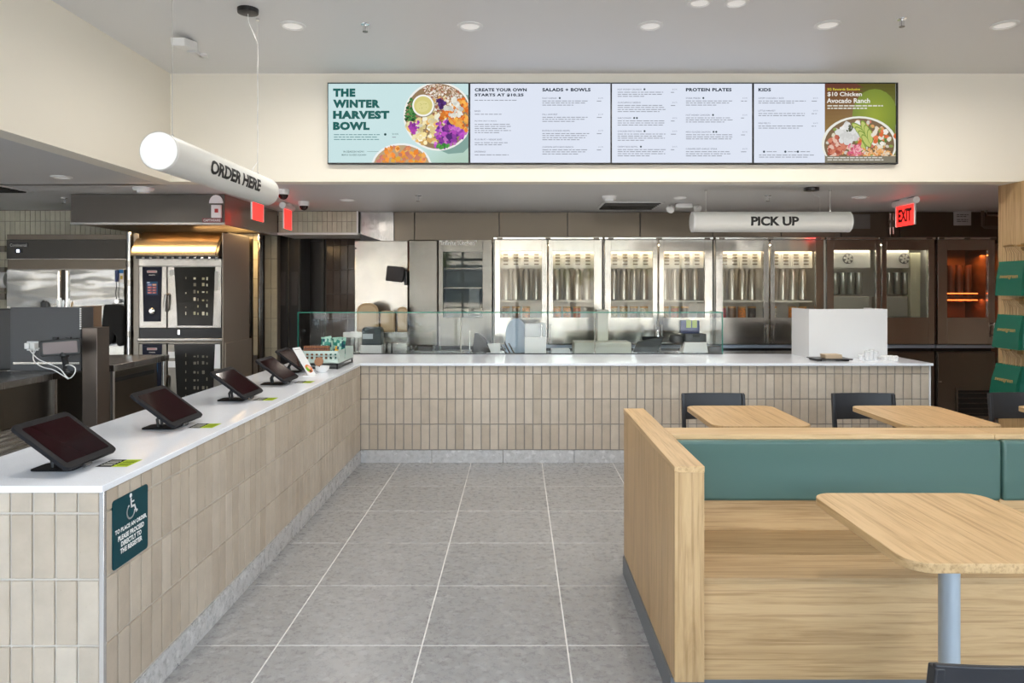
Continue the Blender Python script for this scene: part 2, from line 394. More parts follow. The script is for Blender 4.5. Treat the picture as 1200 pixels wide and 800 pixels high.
# what the storefront looks out on (seen in the steel and glass): a pale shop building and street trees
t = thing('building', 'pale low shop building across the parking lot, seen only in reflections', 'building', (0, -36, -.14))
bx(-45, 40, -46, -36, -.14, 5.2).build('walls', mat('pale_stucco', (.42, .38, .32), .9), t)
bx(-45.5, 40.5, -46.5, -35.2, 5.2, 5.6).build('roof_edge', mat('roof_brown', (.16, .12, .10), .8), t)
for k in range(14):
    x = -42+k*6; w_ = bx(x, x+3.6, -36.05, -35.95, .5, 3.2).build('window', mat('far_glass', (.03, .04, .05), .1), t)
lf = mat('leaves', (.07, .10, .035), .9)
for k, (x, y, h_) in enumerate(((-26, -24, 5), (-17, -28, 4.2), (-11, -20, 4.6), (-5.5, -27, 5.2), (3, -23, 4.4), (8, -29, 5.4), (14, -21, 4.8), (22, -26, 5))):
    t = thing('street_tree', 'street tree outside, %s of eight from the left across the parking lot' % ['first', 'second', 'third', 'fourth', 'fifth', 'sixth', 'seventh', 'eighth'][k], 'tree', (x, y, -.14), 0, 'street trees outside')
    MB().cyl((x, y, -.14), (x, y, h_*.6), .14, 8, .08).build('trunk', mat('bark', (.10, .07, .05), .9), t)
    b = MB()
    for i in range(260):
        a = random.uniform(0, 6.28); e = random.uniform(-1, 1); q = random.uniform(.5, 1)*1.7; c = Vector((x+q*math.cos(a)*math.sqrt(1-e*e), y+q*math.sin(a)*math.sqrt(1-e*e), h_*.68+e*q*.85)); s_ = random.uniform(.12, .3)
        r1 = Vector((random.gauss(0, 1), random.gauss(0, 1), random.gauss(0, 1))).normalized(); r2 = r1.orthogonal().normalized()
        b.add([c-r1*s_, c+r2*s_*.6, c+r1*s_, c-r2*s_*.6], [(0, 1, 2, 3)])
    b.build('foliage', lf, t, smooth=False)['kind'] = 'stuff'
# back kitchen tile wall
kw = struct('wall_kitchen_tiled', bx(-11, -2.845, 7.9, 8.0, 0, LC), M['kgrout'])
rows = [(1.817-.21*k, 2.027-.21*k) for k in range(0, 6)]
tiles(kw, (-5.95, 7.9), 1.98, [(2.027, 2.237), (2.237, 2.355)], .055, 0, M['ktile'], 'wall_tile', .004)
tiles(kw, (-5.95, 7.9), .88, rows[:4], .055, 0, M['ktile'], 'wall_tile', .004)
tiles(kw, (-3.18, 7.9), .33, [(2.027, 2.10)]+rows, .055, 0, M['ktile'], 'wall_tile', .004)
struct('trim_1', bx(-2.85, -2.83, 7.885, 8.0, 0, 2.1), M['chrome'], bev=.002)
# tiled soffit past the hood
ts = struct('wall_tiled_soffit', bx(-2.66, -1.78, 8.0, 8.6, 2.12, LC), M['kgrout'])
tiles(ts, (-2.66, 8.0), .87, [(2.12, 2.245), (2.245, 2.355)], .053, 0, M['ktile'], 'wall_tile', .003)
struct('trim_2', bx(-2.67, -1.775, 7.985, 8.6, 2.095, 2.12), M['white'], bev=.002)
struct('trim_3', bx(-1.79, -1.772, 7.985, 8.0, 2.12, LC), M['white'])
# passage: light tile return, dark tile wall, dark door
pr = struct('wall_passage_tiled', bx(-2.975, -2.82, 8.45, 8.55, 0, LC), M['kgrout'])
tiles(pr, (-2.97, 8.45), .145, [(2.2-.35*(k+1), 2.2-.35*k) for k in range(5)], .06, 0, M['ktile'], 'wall_tile', .004)
dw = struct('wall_passage_dark', bx(-3.3, -1.7, 9.2, 9.3, 0, LC), M['kgrout'])
tiles(dw, (-2.45, 9.2), .37, [(LC-.31*(k+1), LC-.31*k) for k in range(6)], .085, 0, M['dtile'], 'wall_tile', .004)
tiles(dw, (-2.85, 9.2), .4, [(LC-.2, LC)], .085, 0, M['dtile'], 'wall_tile', .004)
dd = struct('door_1', bx(-2.80, -2.50, 9.14, 9.2, 0, 2.10), mat('dark_door', (.035, .03, .028), .35), bev=.003)
struct('door_frame', MB().box(-2.50, -2.46, 9.12, 9.2, 0, 2.13).box(-2.80, -2.50, 9.12, 9.2, 2.10, 2.13), mat('dark_frame', (.05, .045, .042), .3), dd)
struct('door_handle', MB().box(-2.56, -2.52, 9.08, 9.14, .98, 1.12), M['black'], dd, bev=.006)
t = thing('tall_cabinet', 'tall black two-door cabinet in the dark passage beyond the hood', 'cabinet', (X(338, 8.6), 8.7, 0))
bx(X(325, 8.6), X(352, 8.6), 8.62, 9.0, 0, 2.30).build('body', mat('passage_black', (.02, .018, .018), .35), t)
for a, c in ((325.4, 337.4), (338.8, 351.6)):
    d_ = bx(X(a, 8.6), X(c, 8.6), 8.595, 8.62, .1, 2.28).build('door', MATS['passage_black'], t, bev=.004)
    bx(X(a, 8.6)+.03, X(c, 8.6)-.03, 8.592, 8.595, 1.3, 1.7).build('inset_panel', mat('passage_grey', (.05, .045, .045), .3), d_)
bx(X(337.6, 8.59), X(338.7, 8.59), 8.585, 8.62, .1, 2.28).build('edge_strip', M['darksteel'], t)
# steel wall panels above the dispensing cabinets
sp = thing('steel_wall_panelling', 'brown brushed steel panelling band above the row of glass-door steel cabinets', 'panelling', (1.0, 8.03, 2.06))
edges = [450, 462, 486, 585, 665, 750, 835, 915, 985, 1042, 1054, 1170]
b = MB(); p = [(-1.765, 2.355), (-1.765, 2.11), (X(448, 8.06), 2.03), (X(461.5, 8.06), 2.03), (X(461.5, 8.06), 2.355)]
b.prism(p, 8.05, 8.07, 'y').build('panel', M['kitsteel'], sp, bev=.002)
for i in range(1, len(edges)-1):
    bx(X(edges[i], 8.06)+.004, X(edges[i+1], 8.06)-.004, 8.05, 8.07, 2.0, 2.355).build('panel', M['panelsteel'], sp, bev=.002)
bx(-1.765, X(1170, 8.06), 8.07, 8.09, 2.0, 2.355).build('backing', M['black'], sp)
col = struct('trim_4', bx(4.035, 4.25, 5.45, 6.05, 0, LC), M['oakz'])
# ================================================================ COUNTERS
CH, YB, XL = .86, 6.2, -1.355
bc = thing('tiled_counter', 'long beige tiled pick-up counter running across the back of the room', 'counter', (1.0, 6.6, 0))
bx(XL-.5, 3.545, YB+.006, 7.02, .10, CH-.022).build('core', M['greygrout'], bc)
RW = [(.112, .332), (.332, .549), (.549, .765), (.765, .838)]
tiles(bc, (XL, YB+.006), 4.895, RW, .0745, 0, M['tile'], 'tile', .0075)
for k in range(8):
    bx(XL+k*.613+.002, XL+min((k+1)*.613, 4.90)-.002, YB-.002, YB+.02, 0, .108).build('base_tile', M['basestone'], bc, bev=.001)
bx(3.538, 3.552, YB-.004, 7.02, 0, CH-.022).build('end_panel', M['offwhite'], bc, bev=.001)
oc = thing('tiled_counter', 'beige tiled order counter at left with the blue accessibility sign on it', 'counter', (-1.65, 4.2, 0))
YE = 2.352
bx(-1.95, XL-.006, YE+.006, YB+.002, .10, CH-.022).build('core', M['grout'], oc)
tiles(oc, (XL-.006, YE+.012), YB-YE-.014, RW, .0745, R(90), M['tile'], 'tile', .0075)
tiles(oc, (-1.95, YE+.006), .585, RW, .0755, 0, M['tile'], 'tile', .0075)
bx(-1.366, -1.350, YE-.004, YE+.012, 0, CH-.022).build('corner_trim', M['chrome'], oc, bev=.001)
for k in range(7):
    y0 = 5.469+.61-(k+1)*.61+.12; y1 = y0+.61
    bx(-1.37, XL+.002, max(y0, YE+.01)+.002, min(y1, YB-.003)-.002, 0, .106).build('base_tile', M['basestone'], oc, bev=.001)
bx(-1.95, XL, YE+.0, YE+.02, 0, .106).build('base_tile', M['basestone'], oc, bev=.001)
# worktops: one L shape in two slabs
b = MB(); b.prism([(XL-.62, YE-.018), (XL+.008, YE-.018), (XL+.008, YB-.03), (3.56, YB-.03), (3.56, 7.06), (XL-.62, 7.06)], CH-.022, CH)
wt = b.build('quartz_worktop', M['quartz'], bev=.0015); tag(wt, 'glossy white quartz L-shaped worktop lying on the tiled counters', 'worktop')
# sneeze guard
sg = thing('sneeze_guard', 'clear glass sneeze guard with green edges standing on the back of the worktop', 'screen', (-.08, 7.03, CH))
gx0, gx1, gz = X(350, 7.05), X(846, 7.05), 1.272
bx(gx0, gx1, 7.030, 7.040, CH+.008, gz-.006).build('glass_pane', M['glass'], sg)
bx(gx0, gx1, 7.029, 7.041, gz-.010, gz).build('top_edge', M['edgegreen'], sg)
for x in (gx0, gx1): bx(x-.005, x+.005, 7.030, 7.040, CH, gz).build('side_edge', M['edgegreen'], sg)
bx(gx1-.004, gx1+.004, 7.04, 7.5, gz-.006, gz).build('return_edge', M['edgegreen'], sg)
bx(gx1-.004, gx1+.004, 7.04, 7.5, CH, gz-.006).build('return_pane', M['glass'], sg)
bx(gx0, gx1, 7.025, 7.045, CH, CH+.008).build('floor_channel', M['black'], sg)
for x in (X(540, 7.05), X(697, 7.05)): bx(x-.006, x+.006, 7.04, 7.055, CH, gz-.01).build('post', M['darksteel'], sg)
# ================================================================ DISPENSING CABINETS (back row)
YD = 7.98
UN = [  # unit edges px, doors [(x0,x1,wx0,wx1)], z window px
 (578, 706.5, [(580, 641, 586, 635), (643, 705, 648, 696)], 'first', 'dispense'),
 (708, 836, [(709, 770.5, 716, 765), (772.5, 835, 778, 826)], 'second', 'dispense'),
 (838, 966, [(839, 901, 847, 895), (903, 965, 908, 956)], 'third', 'dispense'),
 (968, 1096, [(969, 1032, 977, 1027), (1033.5, 1095, 1039, 1088)], 'fourth', 'fan'),
 (1098, 1167, [(1099, 1166, 1110, 1158)], 'fifth', 'heat')]
UL = {'first': 'steel cabinet with two glass doors beside the narrow dark-window door, few dispensing tubes', 'second': 'two-door steel cabinet behind the sneeze guard end, rows of dispensing tubes',
 'third': 'two-door steel cabinet below the hanging pick-up sign, bright canisters inside', 'fourth': 'two-door steel cabinet with round fan grilles behind the white box',
 'fifth': 'single-door dark steel cabinet glowing orange beside the wooden column'}
zt, zb = Z(281, YD), Z(403, YD)
def xz_frame(x0, x1, z0, z1, hx0, hx1, hz0, hz1, y0, y1):
    b = MB(); b.box(x0, hx0, y0, y1, z0, z1); b.box(hx1, x1, y0, y1, z0, z1); b.box(hx0, hx1, y0, y1, z0, hz0); b.box(hx0, hx1, y0, y1, hz1, z1); return b
foodcols = {'beige': (.55, .42, .25), 'brown': (.20, .10, .05), 'white': (.6, .58, .5), 'red': (.50, .03, .05), 'orange': (.75, .24, .03), 'green': (.15, .25, .08), 'rust': (.55, .12, .04), 'dark': (.06, .045, .035)}
CN = {0: ['brown', 'brown', 'orange', None], 1: ['orange', 'orange', 'rust', None], 2: ['beige', 'beige', 'brown', 'white'], 3: ['beige', 'rust', 'dark', None], 4: ['red', 'brown', 'orange', 'dark'], 5: ['white', None, 'orange', 'rust']}
ordw = ['first', 'second', 'third', 'fourth', 'fifth', 'sixth']
def canister(x, y, z, c, label):
    t = thing('ingredient_canister', label, 'canister', (x, y, z), 0, 'ingredient canisters behind the glass doors')
    q = mat('food_'+c, foodcols[c], .6)
    if not q.get('n'):
        q['n'] = 1; n_ = noise(q, coords(q, (1, 1, 1), 'World'), 60, 2, .5); k = foodcols[c]
        L(q, ramp(q, n_, [(.35, tuple(v*.55 for v in k)), (.65, tuple(min(1, v*1.35) for v in k))]), B(q).inputs['Base Color'])
    MB().lathe([(.036, 0), (.044, .004), (.044, .12), (.040, .13)], (x, y, z), (0, 0, 1), 18).build('jar', q, t)
    MB().lathe([(.047, 0), (.047, .014), (.043, .018)], (x, y, z+.13), (0, 0, 1), 18).build('lid', mat('amber_lid', (.60, .33, .12), .35), t)
    return t
di = 0
for (u0, u1, doors, key, kind) in UN:
    x0, x1 = X(u0, YD), X(u1, YD); cx = (x0+x1)/2
    dm = M['doorsteel']
    t = thing('dispensing_cabinet', UL[key], 'cabinet', (cx, 8.3, 0))
    body = MB(); body.box(x0, x0+.02, 8.03, 8.03+.62, zb, zt); body.box(x1-.02, x1, 8.03, 8.65, zb, zt); body.box(x0+.02, x1-.02, 8.03, 8.65, zb, zb+.03); body.box(x0+.02, x1-.02, 8.03, 8.65, zt-.03, zt); body.box(x0+.02, x1-.02, 8.63, 8.65, zb+.03, zt-.03)
    body.build('body', mat('cabinet_liner', (.62, .60, .56), .4, .2) if kind != 'heat' else mat('dark_liner', (.06, .045, .04), .5), t)
    bx(x0+.002, x1-.002, 7.965, 8.03, zt+.004, zt+.03).build('top_rail', M['chrome'], t, bev=.003)
    for q in (.06, .5, .94): MB().box(x0+(x1-x0)*q-.03, x0+(x1-x0)*q+.03, 7.955, 7.97, zt+.006, zt+.024).build('hinge', M['darksteel'], t, bev=.003)
    bx(x0, x1, 8.0, 8.65, .08, .80).build('lower_body', M['darksteel'], t)
    bx(x0, x1, 8.06, 8.6, .80, zb).build('gap_panel', M['black'], t)
    MB().box(x0, x1, 7.99, 8.06, .838, .875).build('front_ledge', mat('pale_ledge', (.35, .42, .52), .3, .4), t, bev=.003)
    wz1, wz0 = Z(294.5 if kind == 'dispense' else 293, YD), Z(372, YD)
    for k, (d0, d1, a0, a1) in enumerate(doors):
        dx0, dx1, hx0, hx1 = X(d0, YD), X(d1, YD), X(a0, YD), X(a1, YD)
        dr = xz_frame(dx0, dx1, zb, zt, hx0, hx1, wz0, wz1, YD, 8.02).build('door', M['doorsteel'], t, bev=.0015)
        bx(hx0-.004, hx1+.004, YD+.014, YD+.02, wz0-.004, wz1+.004).build('glass_pane', M['doorglass'], dr)
        if kind == 'heat': hx, hz0, hz1 = dx1-.03, Z(395, YD), Z(378, YD)
        else: hx, hz0, hz1 = (dx1-.022 if k == 0 else dx0+.022), Z(403, YD)+.01, Z(380, YD)
        if kind == 'fan' : hx, hz0, hz1 = hx, zb+.02, zb+.24
        MB().box(hx-.009, hx+.009, YD-.045, YD-.03, hz0, hz1).box(hx-.006, hx+.006, YD-.03, YD, hz0+.015, hz0+.03).box(hx-.006, hx+.006, YD-.03, YD, hz1-.03, hz1-.015).build('handle', M['steel'], dr, bev=.003)
        if kind == 'dispense':
            m_ = mat('ribbed_white', (.74, .72, .66), .45)
            rb = MB(); n_ = 24; ww = (hx1-hx0+.04)
            for i in range(n_): xx = hx0-.02+ww*i/n_; rb.box(xx, xx+ww/n_*.6, 8.115, 8.12, Z(314, 8.12), wz1+.03)
            hh = rb.build('ribs', m_, t); hh['kind'] = 'stuff'
            bx(hx0-.02, hx1+.02, 8.12, 8.15, Z(314, 8.12), wz1+.03).build('dispenser_housing', m_, t)
            sl_ = MB()
            tx = [hx0+(hx1-hx0)*(.13+.25*i) for i in range(4)]
            for i in range(4):
                for r_ in range(4): MB().box(tx[i]-.026, tx[i]+.026, 8.105, 8.118, 1.875-.036*r_, 1.889-.036*r_).build('slot', mat('slot_brown', (.22, .18, .13), .6), t)
            for i in range(4):
                MB().lathe([(.046, 0), (.046, .31), (.038, .325), (.038, .345)], (tx[i], 8.22, Z(352, 8.22)+.012), (0, 0, 1), 18).build('dispenser_tube', mat('tube_steel', (.55, .50, .43), .28, .9), t)
            bx(hx0-.03, hx1+.03, 8.14, 8.32, Z(354, 8.2), Z(352, 8.2)).build('shelf', mat('shelf_white', (.7, .68, .62), .4), t, bev=.002)
            bx(hx0-.03, hx1+.03, 8.14, 8.34, wz0-.05, wz0-.03).build('shelf', MATS['shelf_white'], t, bev=.002)
            for i, c in enumerate(CN[di]):
                if c: canister(tx[i], 8.22, wz0-.03, c, 'small %s ingredient canister, %s from left behind the %s glass door from the left' % ({'brown': 'brown', 'white': 'whitish'}.get(c, c), ordw[i], ordw[di]))
            di += 1
        if kind == 'fan':
            m_ = mat('ribbed_white', (.74, .72, .66), .45)
            f0, f1 = (hx0+.06, hx1-.0) if k == 0 else (hx0, hx1-.14)
            bx(f0, f1, 8.12, 8.24, Z(314, 8.12), wz1+.01).build('fan_housing', m_, t, bev=.004)
            rb = MB()
            for i in range(14):
                zz = Z(314, 8.12)+.008+i*.0125; rb.box(f0+.002, f1-.002, 8.114, 8.12, zz, zz+.005)
            hh = rb.build('louvres', m_, t); hh['kind'] = 'stuff'
            fx = X(994, 8.1) if k == 0 else X(1060, 8.1); fz = Z(303, 8.1)
            fg = MB().lathe([(.058, 0), (.058, .01), (.05, .012)], (fx, 8.112, fz), (0, -1, 0), 24).build('fan_grille', mat('fan_grey', (.16, .15, .14), .5), t)
            for q in range(6):
                a = R(60*q+12); bl = MB(); bl.T = Matrix.Translation((fx, 8.097, fz)) @ Matrix.Rotation(a, 4, 'Y'); bl.box(.010, .05, -.004, .004, -.010, .010); bl.build('fan_blade', m_, fg)
            for i in range(4):
                MB().lathe([(.036, 0), (.04, .01), (.04, .25)], (f0+.06+i*.09, 8.22, Z(345, 8.2)), (0, 0, 1), 16).build('clear_tube', mat('pale_tube', (.35, .35, .30), .15, .5), t)
            bx(f0, f1, 8.14, 8.32, Z(371, 8.2), Z(347, 8.2)).build('mixing_bin', mat('bin_beige', (.38, .36, .30), .4), t, bev=.008)
            if k == 1: bx(hx1-.12, hx1-.01, 8.12, 8.3, wz0, wz1-.02).build('side_panel', mat('pale_yellow_panel', (.55, .53, .38), .4), t, bev=.004)
        if kind == 'heat':
            for i in range(5): MB().lathe([(.038, 0), (.038, .42)], (hx0+.03+i*.10, 8.3, wz0+.17), (0, 0, 1), 16).build('heated_tube', mat('dark_tube', (.10, .07, .06), .35, .6), t)
            bx(hx0-.03, hx1+.03, 8.12, 8.42, Z(349.5, 8.12)-.0, Z(347, 8.12)).build('shelf', mat('dark_shelf', (.12, .08, .07), .4), t)
            for (zz, yy) in ((wz1+.015, 8.1), (Z(347, 8.1)-.045, 8.16), (Z(347, 8.1)+.03, 8.16)):
                bx(hx0, hx1, yy, yy+.01, zz-.004, zz+.006).build('heating_element', M['orange'], t)
            bx(hx0-.03, hx1+.03, 8.44, 8.46, wz0-.02, wz1+.06).build('rear_panel', mat('dark_liner', (.11, .07, .06), .5), t)
        if kind in ('fan', 'heat'):
            lz0, lz1 = Z(497, YD), Z(428, YD)
            lp = bx(dx0, dx1, YD-.002, YD+.02, .10, .79).build('lower_door', M['darksteel'], t, bev=.002)
            if kind == 'heat':
                l0, l1, q0, q1 = X(1122, YD), X(1160, YD), Z(487, YD), Z(457, YD)
                xz_frame(l0-.02, l1+.02, q0-.03, q1+.03, l0, l1, q0, q1, YD-.016, YD-.002).build('louvre_frame', M['darksteel'], lp, bev=.002)
                bx(l0, l1, YD-.006, YD-.002, q0, q1).build('louvre_recess', M['black'], lp)
                for i in range(5):
                    zz = q0+(q1-q0)*(i+.5)/5; sb = MB(); sb.T = Matrix.Translation(((l0+l1)/2, YD-.011, zz)) @ Matrix.Rotation(R(35), 4, 'X'); sb.box(-(l1-l0)/2, (l1-l0)/2, -.008, .008, -.0015, .0015); sb.build('louvre_slat', M['kitsteel'], lp)
                for q in (X(1095, YD)+.05, X(1099, YD)+.03): MB().cyl((q, YD-.008, Z(447, YD)), (q, YD, Z(447, YD)), .006, 8).build('screw', M['chrome'], lp)
    if kind == 'dispense': area('cabinet_light', (cx, 8.09, zt-.05), (R(-18), 0, 0), x1-x0-.1, .03, 2.6, (1, .80, .55))
    if kind == 'fan': area('cabinet_light', (cx, 8.09, zt-.05), (R(-18), 0, 0), x1-x0-.1, .03, 1.5, (1, .92, .75))
    if kind == 'heat':
        area('heat_lamp', (X(1134, 8.2), 8.2, zt-.16), (0, 0, 0), .4, .04, 2.2, (1, .20, .03)); area('heat_lamp', (X(1134, 8.2), 8.2, Z(349.5, 8.12)-.012), (0, 0, 0), .4, .04, .9, (1, .16, .03))
# narrow door unit with the lettering, and the steel column beside it
t = thing('steel_cabinet', 'steel cabinet with narrow dark window and white cursive lettering at its top', 'cabinet', (X(545, YD), 8.3, 0))
x0, x1 = X(514, YD), X(576.5, YD); a0, a1 = X(519, YD), X(565.5, YD)
body = MB(); body.box(x0, x1, 8.6, 8.65, .08, zt); body.box(x0, x0+.02, 8.02, 8.6, .08, zt); body.box(x1-.02, x1, 8.02, 8.6, .08, zt); body.box(x0, x1, 8.02, 8.6, zt-.02, zt)
body.build('body', mat('green_grey_liner', (.18, .20, .18), .5), t)
dr = xz_frame(x0, x1, Z(405, YD), zt, a0, a1, Z(372, YD), Z(295, YD), YD, 8.02).build('door', M['midsteel'], t, bev=.002)
bx(a0-.004, a1+.004, 7.995, 8.0, Z(372, YD)-.004, Z(295, YD)+.004).build('glass_pane', M['doorglass'], dr)
MB().box(x0+.012, x0+.02, YD-.035, YD-.02, Z(403, YD), Z(382, YD)).build('handle', M['steel'], dr, bev=.002)
bx(x0, x1, 8.03, 8.1, Z(405, YD)-.05, Z(405, YD)).build('toe_gap', M['black'], t)
bx(x0, x1, 8.0, 8.1, .08, Z(405, YD)-.05).build('lower_panel', M['darksteel'], t)
for zz in (1.25, 1.5, 1.72): bx(x0+.02, x1-.02, 8.2, 8.55, zz, zz+.015).build('shelf', M['darksteel'], t)
bx(X(549, 8.2), X(563, 8.2), 8.2, 8.4, Z(370, 8.2), Z(337, 8.2)).build('dispenser_box', mat('grey_box', (.2, .21, .2), .4), t, bev=.01)
lettering('lettering', '"Infinite Kitchen"', X(558, YD)-X(514.5, YD), .052, lambda u, v: (X(515, YD)+u, YD-.003, Z(287.2, YD)+v), mat('bright_letter', (.95, .95, .93), .6), t, bold=.006, align='L')
t = thing('steel_cabinet', 'plain tall brushed steel cabinet column left of the narrow-window door', 'cabinet', (X(495, 7.9), 8.3, 0))
bx(X(478.5, 7.93), X(513, 7.93), 7.93, 8.6, Z(405, 7.93), Z(281, 7.93)).build('body', M['midsteel'], t, bev=.012)
for q in (481, 487, 508): MB().cyl((X(q, 7.96), 7.99, .80), (X(q, 7.96), 7.99, Z(405, 7.93)), .018, 12).build('foot', M['chrome'], t)
bx(X(478.5, 7.93), X(513, 7.93), 7.95, 8.6, .0, .80).build('plinth', M['darksteel'], t)
t = thing('steel_cabinet', 'wide mirror-polished steel cabinet carrying the small black display arm', 'cabinet', (X(446, 8.0), 8.3, 0))
bx(X(415.5, 8.0), X(478, 8.0), 8.0, 8.6, 0, Z(282, 8.0)).build('body', M['doorsteel'], t, bev=.006)
MB().cyl((X(417, 8), 7.99, Z(291, 8)), (X(417, 8), 8.0, Z(291, 8)), .008, 10).build('screw', M['black'], t)
t = thing('display_monitor', 'small black display on an arm mounted on the polished steel cabinet', 'monitor', (X(470, 7.95), 7.93, Z(325, 7.95)))
b = MB(); b.T = Matrix.Translation((X(463, 7.8), 7.8, Z(321, 7.8))) @ Matrix.Rotation(R(6), 4, 'Y') @ Matrix.Rotation(R(-14), 4, 'Z'); b.prism(rrect(.20, .165, .015), -.012, .012, 'y')
b.build('screen', M['black'], t, bev=.003)
MB().box(X(470, 7.86), X(476.5, 7.86), 7.83, 7.86, Z(324, 7.86), Z(320, 7.86)).box(X(474, 7.86), X(477, 7.86), 7.83, 8.0, Z(334, 7.86), Z(317, 7.86)).build('arm', M['black'], t, bev=.003)
# ================================================================ MENU BOARDS
bez = M['black']
MX = [X(383.5, 5.75), X(550, 5.75), X(716, 5.75), X(882.5, 5.75), X(1053, 5.75)]
MZ0, MZ1 = Z(192, 5.75), Z(96.5, 5.75)
mlab = ['menu screen with green headline and a big picture of a grain bowl', 'white menu screen headed by create your own and salads and bowls', 'white menu screen with the protein plates column', 'menu screen, left half kids meals, right half chicken avocado picture']
ink = (.02, .03, .05); gr = (.27, .29, .33); gr2 = (.10, .11, .14); bgc = (.72, .77, .88)
W1 = MX[1]-MX[0]-.016; H1 = MZ1-MZ0-.02
def words(A, u, v, wid, n, h=.0056, gap=.0165, col=gr):
    """rows of hair-thin grey word marks, too small to read"""
    for r_ in range(n):
        x = u; end = u+wid*(random.uniform(.55, 1) if r_ == n-1 else random.uniform(.88, 1))
        while x < end-.008:
            wl = random.uniform(.015, .05); A.rect(x, v-r_*gap, min(x+wl, end), v-r_*gap+h, col, step=(x == u)); x += wl+.007
    return v-n*gap
def item(A, u, v, name, wid, n, dots=0, price=True, pu=None):
    W = A.text(name, u, v, .0125, gr2, bold=.0, space=1.05)
    for k in range(dots): A.blob(u+W+.025+k*.022, v+.007, .008, .008, (.05, .07, .08), 10)
    if price:
        A.text('$12.95' if n == 3 else '$14.75', pu, v, .0115, gr, align='R'); words(A, pu-.05, v-.02, .05, 1)
        if n == 9: pass
    words(A, u, v-.019, wid, n)
def bowl(A, cx, cy, rx, ry, n, pal, jit=.3):
    for k in range(n):
        a = random.uniform(0, 6.283); q = math.sqrt(random.random())*.93
        c = random.choice(pal); f = random.uniform(.75, 1.2); s = random.uniform(.010, .024)
        A.blob(cx+rx*q*math.cos(a), cy+ry*q*math.sin(a), s, s*random.uniform(.5, 1), tuple(min(1, x*f) for x in c), random.choice((5, 6, 7)), jit, random.uniform(0, 3), step=(k % 12 == 0))
scr = []
